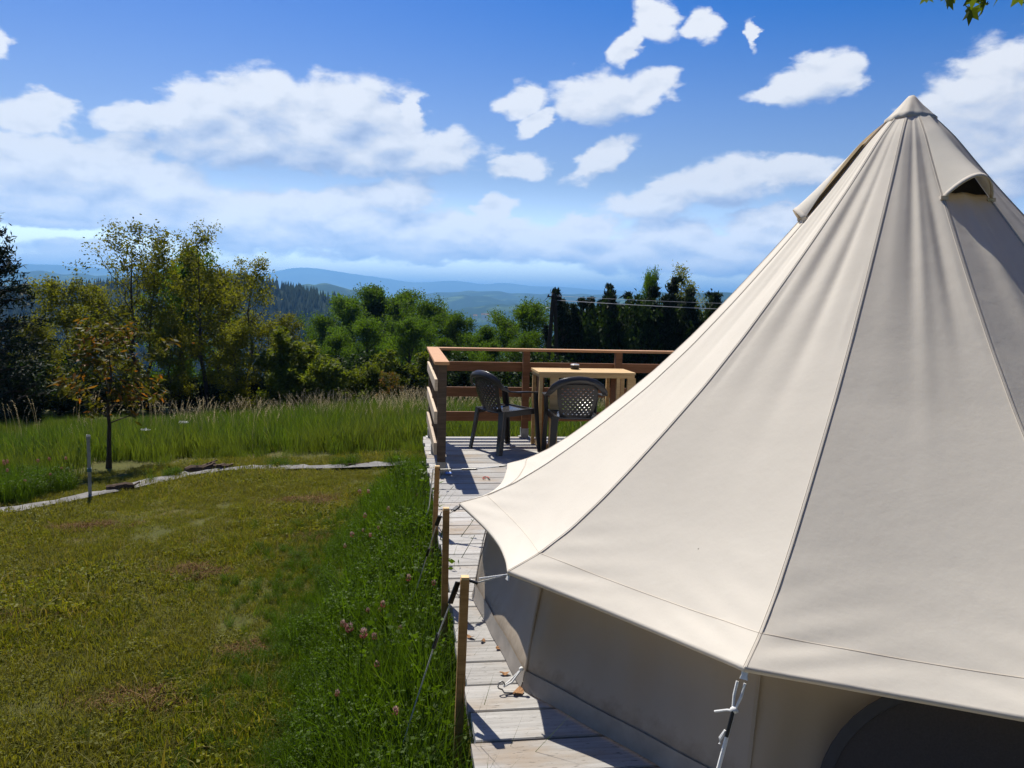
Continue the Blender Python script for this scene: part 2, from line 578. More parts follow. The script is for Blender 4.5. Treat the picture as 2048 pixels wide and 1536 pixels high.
def canvas(name, col, trans=0.22, mud=False):
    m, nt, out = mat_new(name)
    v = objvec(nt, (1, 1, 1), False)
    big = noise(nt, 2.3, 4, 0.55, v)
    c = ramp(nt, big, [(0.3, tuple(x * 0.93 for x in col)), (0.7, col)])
    # insect specks and grit scattered over the cloth
    vo = nd(nt, 'ShaderNodeTexVoronoi')
    vo.inputs['Scale'].default_value = 7.5
    lk(nt, v, vo.inputs['Vector'])
    sz = nd(nt, 'ShaderNodeSeparateColor')
    lk(nt, vo.outputs['Color'], sz.inputs[0])
    thr = mth(nt, 'MULTIPLY', mth(nt, 'POWER', sz.outputs[0], 5.0), 0.050)
    spk = mth(nt, 'LESS_THAN', vo.outputs['Distance'], thr)
    c = mixc(nt, mth(nt, 'MULTIPLY', spk, 0.85), c, (0.06, 0.045, 0.03))
    smd = noise(nt, 9, 6, 0.7, v)
    c = mixc(nt, ramp(nt, smd, [(0.62, 0.0), (0.8, 0.22)]), c, tuple(x * 0.6 for x in col))
    if mud:                              # rain splash along the foot of the wall
        sz_ = nd(nt, 'ShaderNodeSeparateXYZ')
        lk(nt, v, sz_.inputs[0])
        nn = noise(nt, 16, 6, 0.7, v)
        hgt = mth(nt, 'SUBTRACT', mth(nt, 'MULTIPLY_ADD', nn, 0.20, 0.03), sz_.outputs[2])
        c = mixc(nt, ramp(nt, mth(nt, 'MULTIPLY', hgt, 12.0), [(0.0, 0.0), (1.0, 0.55)]), c, (0.16, 0.12, 0.08))
    weave = noise(nt, 900, 1, 0.5, v)
    med = noise(nt, 14, 4, 0.6, v)
    hs = mth(nt, 'ADD', mth(nt, 'MULTIPLY', weave, 0.05), mth(nt, 'MULTIPLY', med, 0.6))
    nrm = bump(nt, hs, 0.38, 0.006)
    b = pbsdf(nt, None, c, 0.85, 0.15, 0, nrm)
    t = nd(nt, 'ShaderNodeBsdfTranslucent')
    t.inputs[0].default_value = (col[0] * 0.95, col[1] * 0.8, col[2] * 0.58, 1)
    lk(nt, nrm, t.inputs['Normal'])
    mx = nd(nt, 'ShaderNodeMixShader')
    mx.inputs[0].default_value = trans
    lk(nt, b.outputs[0], mx.inputs[1])
    lk(nt, t.outputs[0], mx.inputs[2])
    lk(nt, mx.outputs[0], out.inputs[0])
    return m


M_canvas = canvas('cream_canvas', (0.765, 0.715, 0.625), 0.24)
M_wallcanvas = canvas('wall_canvas', (0.37, 0.315, 0.25), 0.06, True)  # wall shade put into the colour: canopy canvas made darker and browner
M_mud = simple('mud_flap_vinyl', (0.27, 0.24, 0.205), 0.6, 0.3, 0, 0.2, 12)
M_stitch = simple('seam_thread', (0.36, 0.31, 0.25), 0.9, 0.1, 0, 0.2, 100)
M_mesh = simple('dark_window_mesh', (0.022, 0.021, 0.024), 0.8, 0.2, 0, 0.15, 200)
M_winmesh = simple('window_mesh', (0.055, 0.050, 0.053), 0.8, 0.2, 0, 0.15, 200)
M_pvc = simple('window_border', (0.045, 0.046, 0.056), 0.6, 0.3, 0, 0.1, 30)


def leaf_mat(name, dark, light, trans=0.45, tcol=None, patch=None, patch_scale=0.8, rough=0.65, spec=0.12, hue=None):
    m, nt, out = mat_new(name)
    at = nd(nt, 'ShaderNodeAttribute')
    at.attribute_name = 'var'
    c = ramp(nt, at.outputs['Fac'], [(0.0, dark), (1.0, light)] if hue is None else [(0.0, dark), (hue[0], light), (1.0, hue[1])])
    oi = nd(nt, 'ShaderNodeObjectInfo')
    c = mixc(nt, 1.0, c, ramp(nt, oi.outputs['Random'], [(0.0, (0.82, 0.82, 0.82)), (1.0, (1.15, 1.15, 1.15))]), 'MULTIPLY')
    if patch:
        ge = nd(nt, 'ShaderNodeNewGeometry')
        f = noise(nt, patch_scale, 4, 0.6, ge.outputs['Position'])
        c = mixc(nt, ramp(nt, f, [(0.40, 0.0), (0.62, 0.8)]), c, patch)
    b = pbsdf(nt, None, c, rough, spec)
    t = nd(nt, 'ShaderNodeBsdfTranslucent')
    tc2 = mixc(nt, 1.0, c, tcol or (1.5, 1.45, 0.5), 'MULTIPLY')
    lk(nt, tc2, t.inputs[0])
    mx = nd(nt, 'ShaderNodeMixShader')
    mx.inputs[0].default_value = trans
    lk(nt, b.outputs[0], mx.inputs[1])
    lk(nt, t.outputs[0], mx.inputs[2])
    lk(nt, mx.outputs[0], out.inputs[0])
    return m


L_broad = leaf_mat('broad_leaves', (0.028, 0.066, 0.008), (0.085, 0.150, 0.018), 0.5, (1.85, 1.75, 0.5))
L_robinia = leaf_mat('robinia_leaves', (0.078, 0.095, 0.010), (0.155, 0.160, 0.020), 0.5, (1.8, 1.7, 0.5))
L_shrub = leaf_mat('shrub_leaves', (0.055, 0.085, 0.010), (0.130, 0.155, 0.020))
L_cypress = leaf_mat('cypress_sprays', (0.008, 0.016, 0.007), (0.022, 0.038, 0.012), 0.18)
L_spruce = leaf_mat('spruce_needles', (0.006, 0.013, 0.008), (0.016, 0.028, 0.014), 0.12)
L_orange = leaf_mat('young_walnut_leaves', (0.050, 0.066, 0.012), (0.085, 0.090, 0.014), 0.45, (1.6, 1.35, 0.5), None, 1, 0.55, 0.2, (0.62, (0.24, 0.100, 0.022)))
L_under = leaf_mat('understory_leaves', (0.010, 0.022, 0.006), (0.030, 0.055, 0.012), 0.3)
L_lawn = leaf_mat('lawn_blades', (0.092, 0.118, 0.011), (0.192, 0.200, 0.024), 0.38, (1.5, 1.4, 0.4), (0.150, 0.150, 0.032), 0.9, 0.6, 0.15, (0.62, (0.21, 0.165, 0.065)))
L_meadow = leaf_mat('meadow_blades', (0.040, 0.078, 0.010), (0.088, 0.142, 0.020), 0.45, (1.45, 1.5, 0.45), (0.105, 0.125, 0.028), 0.35, 0.5, 0.25, (0.8, (0.17, 0.165, 0.07)))
L_seed = leaf_mat('grass_seed_heads', (0.26, 0.22, 0.13), (0.50, 0.43, 0.30), 0.45, (1.1, 1.05, 0.9), None, 1, 0.8, 0.1)
L_weed = leaf_mat('weed_leaves', (0.040, 0.075, 0.007), (0.090, 0.150, 0.013), 0.42, (1.4, 1.45, 0.45), None, 1, 0.6, 0.2, (0.85, (0.12, 0.14, 0.04)))
L_maple = leaf_mat('maple_leaves', (0.05, 0.08, 0.012), (0.085, 0.115, 0.018), 0.5)
L_clover = leaf_mat('clover_petals', (0.30, 0.055, 0.06), (0.62, 0.52, 0.46), 0.3, (1.0, 0.8, 0.8), None, 1, 0.7, 0.1)
L_redclover = leaf_mat('red_clover_petals', (0.28, 0.085, 0.085), (0.50, 0.30, 0.27), 0.3, (1.0, 0.8, 0.8), None, 1, 0.7, 0.1)


def ground_mat():
    m, nt, out = mat_new('soil_and_turf')
    ge = nd(nt, 'ShaderNodeNewGeometry')
    pos = ge.outputs['Position']
    n1 = noise(nt, 1.1, 6, 0.6, pos)
    n2 = noise(nt, 30, 5, 0.7, pos)
    c = ramp(nt, n1, [(0.35, (0.065, 0.075, 0.016)), (0.55, (0.095, 0.095, 0.024)), (0.72, (0.140, 0.108, 0.040))])
    c = mixc(nt, ramp(nt, n2, [(0.35, 0.6), (0.6, 0.0)]), c, (0.035, 0.03, 0.015))
    ln = nd(nt, 'ShaderNodeVectorMath', operation='LENGTH')
    lk(nt, pos, ln.inputs[0])
    far = mth(nt, 'DIVIDE', mth(nt, 'SUBTRACT', ln.outputs['Value'], 40), 60, clamp=True)
    f3 = noise(nt, 0.006, 5, 0.55, pos)
    fc = ramp(nt, f3, [(0.42, (0.022, 0.042, 0.016)), (0.52, (0.05, 0.085, 0.025)), (0.60, (0.11, 0.15, 0.05))])
    c = mixc(nt, far, c, fc)
    pbsdf(nt, out, c, 0.95, 0.1, 0, bump(nt, n2, 0.5, 0.02))
    return m


def hill_mat(name, forest, field, scale, bias=0.5, bs=0.01):
    m, nt, out = mat_new(name)
    ge = nd(nt, 'ShaderNodeNewGeometry')
    f = noise(nt, scale, 6, 0.55, ge.outputs['Position'], 0.5)
    c = ramp(nt, f, [(bias, forest), (bias + 0.05, tuple((a + b) / 2 for a, b in zip(forest, field))), (bias + 0.14, field)])
    tex = noise(nt, bs, 6, 0.7, ge.outputs['Position'])
    c = mixc(nt, ramp(nt, tex, [(0.3, 0.6), (0.6, 0.0)]), c, tuple(x * 0.4 for x in forest))
    pbsdf(nt, out, c, 1.0, 0.05, 0, bump(nt, tex, 0.8, 40 * 0.01 / bs * 0.3))
    return m


M_ground = ground_mat()

# ------------------------------------------------------------------ ground: one sheet to the horizon
NA, NR = 360, 170
radii = np.concatenate([[0.0], np.geomspace(0.4, 24000, NR)])
az = np.linspace(0, 2 * PI, NA, endpoint=False)
rr, aa = np.meshgrid(radii[1:], az, indexing='ij')
X, Y = rr * np.sin(aa), rr * np.cos(aa)
Vg = np.concatenate([[[0, 0, float(g(0, 0))]], np.stack([X, Y, g(X, Y)], -1).reshape(-1, 3)])
idx = 1 + np.arange(NR * NA).reshape(NR, NA)
nxt = np.roll(idx, -1, axis=1)
quads = np.stack([idx[:-1], idx[1:], nxt[1:], nxt[:-1]], -1).reshape(-1, 4)
tris = np.stack([np.zeros(NA, int), idx[0], nxt[0]], -1)
ground = link(bpy.data.objects.new('ground', np_mesh('ground', Vg, [tris, quads], M_ground, True)))
tag(ground, 'sloping grassy ground running from the deck down into the wooded valley', None, None, 'structure')


# ------------------------------------------------------------------ hills
def hill(name, pts, D, depth, mat, base=-190, amp=6.0, nz=90.0, seed=1, n_az=200, n_r=26, ext=None):
    azs = np.array([p[0] for p in pts])
    els = np.array([p[1] for p in pts])
    A = np.linspace(azs[0], azs[-1], n_az)
    E = np.interp(A, azs, els)
    E = E + sum(0.035 / (1 + i) * np.sin(A * (3.1 + 2.3 * i) + seed * 1.7 + i) for i in range(4))
    k = max(2, n_az // 90)
    E = np.convolve(np.pad(E, k, mode='edge'), np.ones(2 * k + 1) / (2 * k + 1), 'valid')
    top = CAM_H + D * np.tan(np.radians(E))
    rr = np.linspace(-1, 1, n_r)
    V = np.zeros((n_az, n_r, 3))
    rs = np.random.default_rng(seed)
    ph = rs.uniform(0, 6.28, 12)
    for j, q in enumerate(rr):
        rad = D + q * depth
        w = math.cos(q * PI / 2) ** 1.3
        xx, yy = rad * np.sin(np.radians(A)), rad * np.cos(np.radians(A))
        fade = np.clip(np.minimum(np.arange(n_az), np.arange(n_az)[::-1]) / (0.06 * n_az), 0, 1) if ext is None else 1.0
        und = sum(np.sin(xx / nz * (1 + 0.7 * i) + ph[2 * i]) * np.cos(yy / nz * (0.9 + 0.6 * i) + ph[2 * i + 1]) / (1 + i) for i in range(5))
        z = base + (top - base) * w * (0.25 + 0.75 * fade) + amp * und * (1 - w * 0.75)
        V[:, j] = np.stack([xx, yy, z], -1)
    id2 = np.arange(n_az * n_r).reshape(n_az, n_r)
    q4 = np.stack([id2[:-1, :-1], id2[1:, :-1], id2[1:, 1:], id2[:-1, 1:]], -1).reshape(-1, 4)[:, ::-1]
    o = link(bpy.data.objects.new(name, np_mesh(name, V.reshape(-1, 3), [q4], mat, True)))
    o['kind'] = 'structure'
    return o, A, rr, V


MH_far = hill_mat('far_mountain', (0.03, 0.05, 0.03), (0.08, 0.11, 0.05), 0.0012, 0.5, 0.004)
MH_mid = hill_mat('wooded_hill', (0.014, 0.040, 0.016), (0.10, 0.16, 0.05), 0.009, 0.55, 0.03)
MH_con = hill_mat('dark_conifer_slope', (0.010, 0.018, 0.012), (0.018, 0.03, 0.016), 0.02, 0.5, 0.05)
hill('mountain_range', [(-62, 0.9), (-50, 0.6), (-37.5, 0.8), (-32.7, 1.19), (-31.5, 1.32), (-30.4, 1.38), (-29.5, 1.33), (-28.5, 1.24), (-27.4, 1.22), (-24.5, 1.14), (-20.8, 1.12), (-17.9, 1.12)], 9000, 2600, MH_far, -190, 26, 900, 3, ext=1)
hill('mountain_range', [(-19, 0.95), (-16.97, 1.2), (-15.78, 1.65), (-13.98, 1.71), (-12.22, 1.45), (-10.57, 1.26), (-9.11, 1.13), (-8.03, 0.98), (-6.76, 0.88), (-5.6, 1.05), (-3.86, 1.16), (-2.36, 0.85), (-0.61, 1.11), (0.9, 0.82), (3.25, 0.85), (6.1, 0.67), (12, 0.7), (22, 0.9), (40, 0.6), (60, 0.8)], 11000, 2600, MH_far, -190, 26, 900, 4, ext=1)
hill('hill', [(-40, 0.45), (-35.2, 0.5), (-31, 0.87), (-30, 0.84), (-29.3, 0.68), (-28.7, 0.8), (-27.4, 0.72), (-24.5, 0.69), (-21, 0.4), (-18, 0.0)], 4200, 1100, MH_mid, -190, 20, 300, 5)
hill('hill', [(-18.5, -0.6), (-16.3, -0.21), (-15.2, 0.47), (-14.5, 0.63), (-13.3, 0.7), (-12.4, 0.48), (-11.4, 0.26), (-9.8, -0.01), (-8.5, -0.37), (-6, -1.0)], 2600, 600, MH_mid, -185, 14, 190, 6)
hill('hill', [(-11, -0.75), (-8.47, -0.3), (-7.6, -0.03), (-6.1, 0.12), (-4.8, 0.22), (-2.7, 0.42), (-1.2, 0.42), (0.2, 0.34), (3.3, 0.42), (7.9, 0.46), (11, 0.3), (16, 0.1)], 4600, 1500, MH_mid, -190, 34, 330, 7, n_r=40)
hill('hill', [(-13, -0.8), (-10.5, -0.45), (-8.8, -0.2), (-7.2, -0.3), (-5.2, -0.12), (-3.6, 0.1), (-1.8, 0.02), (-0.4, -0.25), (1.5, -0.6)], 3500, 700, MH_mid, -188, 16, 220, 12)
hill('hill', [(-4, -0.6), (-1.5, -0.2), (0.6, 0.05), (2.4, 0.2), (4.2, 0.12), (6.5, -0.1), (9, -0.5)], 3900, 700, MH_mid, -188, 16, 240, 13)
hill('hill', [(3.5, -0.35), (6.1, -0.01), (8.2, 0.4), (10, 0.69), (12.4, 0.71), (14.7, 0.73), (19.6, 0.66), (26, 0.5), (34, 0.2)], 2900, 700, MH_mid, -185, 14, 200, 8)
hill('hill', [(-7, -1.5), (-4, -0.95), (-1.5, -0.55), (1, -0.35), (4, -0.3), (8, -0.5), (12, -1.0)], 2500, 500, MH_mid, -185, 14, 150, 11)
con, cA, cr, cV = hill('hill', [(-40, -0.9), (-31, -0.5), (-27, -0.1), (-24, 0.45), (-22, 0.80), (-19.5, 0.78), (-16.5, 0.22), (-15, -0.08), (-13.6, -0.38), (-11.6, -0.9), (-10.2, -1.5), (-8, -2.6)], 620, 170, MH_con, -120, 3, 60, 9, n_az=120)
# conifers on that slope: far too many to count
rs = np.random.default_rng(21)
PV, PF = [], []
nC = 3600
ii = rs.integers(2, cV.shape[0] - 2, nC)
jj = rs.uniform(1, cV.shape[1] / 2 + 1.5, nC)
for a_, b_ in zip(ii, jj):
    j0 = int(b_)
    t = b_ - j0
    p = cV[a_, j0] * (1 - t) + cV[a_, min(j0 + 1, cV.shape[1] - 1)] * t
    p = p + (cV[min(a_ + 1, cV.shape[0] - 1), j0] - cV[a_, j0]) * rs.uniform(-0.5, 0.5)
    H = rs.uniform(5.5, 9.5)
    w = H * rs.uniform(0.17, 0.24)
    k0 = len(PV)
    nseg = 6
    th0 = rs.uniform(0, 6)
    for k in range(nseg):
        rr_ = w * rs.uniform(0.75, 1.2)
        PV.append((p[0] + rr_ * math.cos(th0 + k * 2 * PI / nseg), p[1] + rr_ * math.sin(th0 + k * 2 * PI / nseg), p[2] - 0.5 + rs.uniform(-0.4, 0.4)))
    PV.append((p[0] + rs.uniform(-0.2, 0.2), p[1], p[2] + H))
    for k in range(nseg):
        PF.append((k0 + k, k0 + (k + 1) % nseg, k0 + nseg))
cf = link(bpy.data.objects.new('conifer_forest', np_mesh('conifer_forest', PV, [np.array(PF)], MH_con)))
tag(cf, 'dark conifer plantation covering the slope beyond the thin yellow-green trees', 'forest', None, 'stuff')

# small farm buildings in the valley
M_plaster = simple('pale_plaster', (0.75, 0.73, 0.70), 0.9, 0.1, 0, 0.05, 0.2)
M_rooftile = simple('brown_roof_tiles', (0.22, 0.13, 0.09), 0.9, 0.1, 0, 0.1, 0.5)
for i, (a_, el_, D_, w_, lab) in enumerate([(-2.05, -1.33, 1500, 14, 'long white farm building far down in the valley beside the fields'), (-2.75, -1.42, 1450, 7, 'small pale farmhouse far down in the valley, left of the long white building')]):
    x_, y_ = D_ * math.sin(R(a_)), D_ * math.cos(R(a_))
    z_ = CAM_H + D_ * math.tan(R(el_))
    t = empty('farm_building', (x_, y_, z_), lab, 'building', 'farm buildings in the valley')
    MB().box((0, 0, -3), (w_, 7, 10)).build('wall', M_plaster, t)
    MB().add([(-w_ / 2 - .4, -4, 2), (w_ / 2 + .4, -4, 2), (w_ / 2 + .4, 4, 2), (-w_ / 2 - .4, 4, 2), (-w_ / 2 - .4, 0, 4.2), (w_ / 2 + .4, 0, 4.2)],
             [(0, 1, 5, 4), (2, 3, 4, 5), (1, 2, 5), (3, 0, 4), (3, 2, 1, 0)]).build('roof', M_rooftile, t)

# ------------------------------------------------------------------ haze
hm, hnt, hout = mat_new('valley_haze')
pv = nd(hnt, 'ShaderNodeVolumePrincipled')
pv.inputs['Color'].default_value = (0.23, 0.54, 1.0, 1)
pv.inputs['Density'].default_value = 1.9e-4
pv.inputs['Anisotropy'].default_value = 0.3
lk(hnt, pv.outputs[0], hout.inputs['Volume'])
hz = MB().box((0, 0, 0), (2, 2, 2)).build('haze', hm)
hz.location = (0, 0, 62)
hz.scale = (26000, 26000, 292)
tag(hz, 'thin blue summer haze over the valley', None, None, 'stuff')

# ------------------------------------------------------------------ foliage builders
def norm(a):
    return a / np.maximum(np.linalg.norm(a, axis=-1, keepdims=True), 1e-9)


def leaves(C, Dr, L, W, var, rng, fold=0.25):
    """kite-shaped leaf cards: centres C, directions Dr, length L, width W"""
    n = len(C)
    L = np.broadcast_to(np.asarray(L, float), (n,))[:, None]
    W = np.broadcast_to(np.asarray(W, float), (n,))[:, None]
    Dr = norm(Dr)
    rnd = norm(rng.normal(size=(n, 3)))
    side = norm(np.cross(Dr, rnd))
    nor = np.cross(side, Dr)
    base = C - Dr * L * 0.5
    tip = C + Dr * L * 0.5
    mid = C - Dr * L * 0.05 + nor * W * fold
    a = mid + side * W * 0.5
    b = mid - side * W * 0.5
    V = np.stack([base, a, tip, b], 1).reshape(-1, 3)
    F = np.arange(4 * n).reshape(n, 4)
    return V, F, np.repeat(var, 4)


def tubes(paths, n=5):
    Vs, Fs, off = [], [], 0
    for pts, rad in paths:
        pts = np.asarray(pts, float)
        m = len(pts)
        t = norm(np.gradient(pts, axis=0))
        ref = np.array([0.37, 0.21, 0.05]) if abs(t[0, 2]) > 0.7 else np.array([0.05, 0.1, 1.0])
        a = norm(np.cross(t, ref))
        b = np.cross(t, a)
        th = np.arange(n) * 2 * PI / n
        V = pts[:, None] + (a[:, None] * np.cos(th)[None, :, None] + b[:, None] * np.sin(th)[None, :, None]) * np.asarray(rad)[:, None, None]
        i2 = off + np.arange(m * n).reshape(m, n)
        nx = np.roll(i2, -1, 1)
        Vs.append(V.reshape(-1, 3))
        Fs.append(np.stack([i2[:-1], nx[:-1], nx[1:], i2[1:]], -1).reshape(-1, 4))
        off += m * n
    return np.concatenate(Vs), np.concatenate(Fs)


def grow(rng, H, h0, nb, length, rise, r0, lean=0.04, stems=1, sub=3, curve=0.0, spread=0.0, wob=0.04):
    """skeleton: returns tube paths and foliage anchors (points, outward directions)"""
    paths, anc, dirs = [], [], []
    for s_ in range(stems):
        b = np.array([rng.normal() * spread, rng.normal() * spread, 0.0])
        ln = rng.normal(size=2) * lean * H + (b[:2] * 0.9 if stems > 1 else 0)
        Hs = H * (1 if s_ == 0 else rng.uniform(0.62, 0.96))
        ts = np.linspace(0, 1, 9)
        pts = np.stack([b[0] + ln[0] * ts ** 1.4, b[1] + ln[1] * ts ** 1.4, Hs * ts], -1)
        pts[1:-1, :2] += rng.normal(size=(7, 2)) * wob * H * 0.25
        rad = r0 * (1 - ts * 0.88) * (1 if stems == 1 else 0.7)
        rad[0] *= 1.25
        paths.append((pts, rad))
        for i in range(nb):
            q = h0 + (1 - h0) * (i + rng.uniform(0.2, 0.9)) / nb
            p = np.array([np.interp(q, ts, pts[:, k]) for k in range(3)])
            an = i * 2.4 + rng.uniform(-0.5, 0.5)
            Lb = length(q) * rng.uniform(0.65, 1.2)
            el = rise(q) + rng.normal() * 0.12
            d = np.array([math.cos(an) * math.cos(el), math.sin(an) * math.cos(el), math.sin(el)])
            m = 6
            tt = np.linspace(0, 1, m)
            bp = p + d * Lb * tt[:, None]
            bp[:, 2] += curve * Lb * tt ** 2
            bp[1:] += rng.normal(size=(m - 1, 3)) * Lb * 0.035
            rb = np.interp(q, ts, rad) * 0.5 * (1 - 0.85 * tt)
            paths.append((bp, rb))
            for k in range(2, m):
                anc.append(bp[k])
                dirs.append(d)
            for j in range(sub):
                k = rng.integers(1, m)
                d2 = norm(d + rng.normal(size=3) * 0.75)
                L2 = Lb * rng.uniform(0.25, 0.5)
                t3 = np.linspace(0, 1, 4)
                sp_ = bp[k] + d2 * L2 * t3[:, None]
                sp_[:, 2] += curve * L2 * t3 ** 2
                paths.append((sp_, rb[k] * 0.5 * (1 - 0.7 * t3)))
                for w in range(1, 4):
                    anc.append(sp_[w])
                    dirs.append(d2)
        anc.append(pts[-1])
        dirs.append(np.array([0, 0, 1.0]))
    return paths, np.array(anc), np.array(dirs)


def tree_meshes(name, rng, kind, H):
    """returns (trunk mesh, crown mesh) for one individual of a kind"""
    if kind == 'broad':
        ln = lambda q: H * 0.44 * max(0.15, math.sin(PI * min(1, (q - 0.02) ** 0.8)) ** 0.7)
        paths, A, D = grow(rng, H, 0.10, 22, ln, lambda q: 0.15 + 0.9 * q, 0.035 * H, sub=4)
        n = 22000
        sig, Ls, Ws, mat = 0.038 * H, (0.095, 0.18), 0.62, L_broad
        dz = np.array([0, 0, -0.1])
    elif kind == 'robinia':
        ln = lambda q: H * 0.30 * (0.55 + 0.6 * math.sin(PI * min(1, q)))
        paths, A, D = grow(rng, H, 0.32, 15, ln, lambda q: 0.45 + 0.6 * q, 0.016 * H, sub=4, wob=0.06, lean=0.06)
        n = 4600
        sig, Ls, Ws, mat = 0.024 * H, (0.07, 0.145), 0.50, L_robinia
        dz = np.array([0, 0, -0.35])
    elif kind == 'robinia_full':
        ln = lambda q: H * 0.34 * (0.5 + 0.6 * math.sin(PI * min(1, q)))
        paths, A, D = grow(rng, H, 0.10, 22, ln, lambda q: 0.2 + 0.8 * q, 0.016 * H, sub=5, wob=0.06, lean=0.05)
        n = 12000
        sig, Ls, Ws, mat = 0.034 * H, (0.07, 0.145), 0.50, L_robinia
        dz = np.array([0, 0, -0.35])
    elif kind == 'shrub':
        ln = lambda q: H * 0.42 * (0.5 + 0.5 * math.sin(PI * min(1, q + 0.1)))
        paths, A, D = grow(rng, H, 0.12, 9, ln, lambda q: 0.35 + 0.7 * q, 0.014 * H, stems=3, sub=3, spread=0.12 * H)
        n = 5200
        sig, Ls, Ws, mat = 0.045 * H, (0.09, 0.18), 0.5, L_shrub
        dz = np.array([0, 0, -0.25])
    elif kind == 'under':
        ln = lambda q: H * 0.5 * (0.6 + 0.4 * math.sin(PI * q))
        paths, A, D = grow(rng, H, 0.08, 9, ln, lambda q: 0.2 + 0.8 * q, 0.014 * H, stems=3, sub=3, spread=0.18 * H)
        n = 5200
        sig, Ls, Ws, mat = 0.07 * H, (0.12, 0.22), 0.6, L_under
        dz = np.array([0, 0, -0.2])
    elif kind == 'cypress':
        ln = lambda q: H * 0.12 * max(0.12, (1 - q) ** 0.6) * (0.7 + 0.8 * rng.random())
        paths, A, D = grow(rng, H, 0.03, 26, ln, lambda q: 1.2 + 0.2 * q, 0.012 * H, lean=0.014, sub=2, wob=0.012, stems=7, spread=0.055 * H)
        n = 15000
        sig, Ls, Ws, mat = 0.007 * H, (0.12, 0.30), 0.17, L_cypress
        dz = np.array([0, 0, 1.5])
    elif kind == 'spruce':
        ln = lambda q: H * 0.33 * max(0.05, (1 - q) ** 0.85)
        paths, A, D = grow(rng, H, 0.05, 80, ln, lambda q: -0.05 + 0.55 * q, 0.02 * H, lean=0.0, sub=4, curve=0.12, wob=0.005)
        n = 16000
        sig, Ls, Ws, mat = 0.013 * H, (0.11, 0.20), 0.26, L_spruce
        dz = np.array([0, 0, 0.15])
    elif kind == 'orange':
        ln = lambda q: H * 0.40 * (0.45 + 0.6 * math.sin(PI * min(1, q * 0.95)))
        paths, A, D = grow(rng, H, 0.36, 15, ln, lambda q: 0.35 + 0.5 * q, 0.019 * H, lean=0.05, sub=2, wob=0.03)
        n = 1500
        sig, Ls, Ws, mat = 0.035 * H, (0.085, 0.16), 0.30, L_orange
        dz = np.array([0, 0, -0.75])
    V, F = tubes(paths)
    tm = np_mesh('trunk', V, [F], M_bark, True)
    pick = rng.integers(0, len(A), n)
    cw = rng.normal(size=(len(A),)) * 0.5                 # whole clumps lean light or dark in hue
    C = A[pick] + rng.normal(size=(n, 3)) * sig * np.array([1, 1, 0.8])
    C[:, 2] = np.maximum(C[:, 2], 0.05)
    Dr = norm(D[pick] * 0.6 + rng.normal(size=(n, 3)) * 0.55) + dz
    L = rng.uniform(Ls[0], Ls[1], n)
    var = np.clip(0.5 + 0.28 * rng.normal(size=n) + 0.3 * cw[pick], 0, 1)
    Vl, Fl, vv = leaves(C, Dr, L, L * Ws, var, rng)
    cm = np_mesh('crown', Vl, [Fl], mat, False, vv)
    return tm, cm


TREE_LIB = {}


def tree(name, kind, H, x, y, label, cat, group=None, variant=0, tilt=0.0, sx=1.0, zoff=0.0):
    ref = {'broad': 7.0, 'robinia': 6.0, 'robinia_full': 4.5, 'shrub': 2.2, 'under': 2.2, 'cypress': 5.4, 'spruce': 6.2, 'orange': 2.0}[kind]
    key = (kind, variant)
    if key not in TREE_LIB:
        TREE_LIB[key] = tree_meshes(name, np.random.default_rng(hash_key(kind) + variant * 17), kind, ref)
    tm, cm = TREE_LIB[key]
    t = empty(name, (x, y, float(g(x, y)) - 0.03 + zoff), label, cat, group, random.uniform(0, 6.28))
    s = H / ref * {'robinia_full': 0.90, 'robinia': 0.90, 'cypress': 0.94}.get(kind, 1.0)
    t.scale = (s * sx, s * sx, s)
    if tilt:
        t.rotation_euler[1] = tilt
    for nm, me in (('trunk', tm), ('crown', cm)):
        o = bpy.data.objects.new(nm, me)
        link(o)
        o.parent = t
    return t


def hash_key(s):
    return sum(ord(c) * (i + 3) for i, c in enumerate(s))


def px2x(px, D):
    return (px - 1024) / 1590.9 * D


def top2h(px, py, D):
    """height of a tree standing at distance D whose tip is seen at (px, py)"""
    hy = 595.5 + (px - 1024) * 0.025
    x = px2x(px, D)
    return CAM_H + (hy - py) / 1590.9 * D - float(g(x, D))


random.seed(11)
# spruce and the thin robinias on the left
tree('spruce_tree', 'spruce', top2h(-38, 385, 17), px2x(-38, 17), 17, 'dark drooping spruce cut off by the picture edge', 'tree')
tree('robinia_tree', 'robinia', top2h(262, 452, 24), px2x(262, 24), 24, 'tall thin tree with bare twigs at its tip, the tallest above the orange sapling', 'tree', 'thin trees at the meadow end', 0)
tree('robinia_tree', 'robinia', top2h(288, 500, 24.6), px2x(292, 24.6), 24.6, 'slender tree close beside the tallest thin tree, a little shorter', 'tree', 'thin trees at the meadow end', 1)
tree('robinia_tree', 'robinia', top2h(405, 470, 24), px2x(405, 24), 24, 'tall feathery tree whose top sprays stand against the clouds, between two other thin trees', 'tree', 'thin trees at the meadow end', 2)
tree('robinia_tree', 'robinia', top2h(492, 522, 24), px2x(490, 24), 24, 'thin yellow-green tree standing in front of the dark conifer slope', 'tree', 'thin trees at the meadow end', 3)
tree('robinia_tree', 'robinia_full', top2h(440, 545, 25.5), px2x(440, 25.5), 25.5, 'bushy yellow-green tree filling the gap between the two feathery trees', 'tree', 'bushy trees at the meadow end', 0)
tree('maple_tree', 'broad', top2h(352, 528, 27), px2x(352, 27), 27, 'fresh green dense tree standing behind the thin trees', 'tree', None, 2, 0, 0.8)
tree('robinia_tree', 'robinia_full', top2h(135, 572, 23), px2x(135, 23), 23, 'wide olive green tree between the spruce and the tallest thin tree', 'tree', 'bushy trees at the meadow end', 1)
tree('robinia_tree', 'robinia_full', top2h(215, 590, 25), px2x(215, 25), 25, 'olive green tree directly behind the orange sapling', 'tree', 'bushy trees at the meadow end', 2)
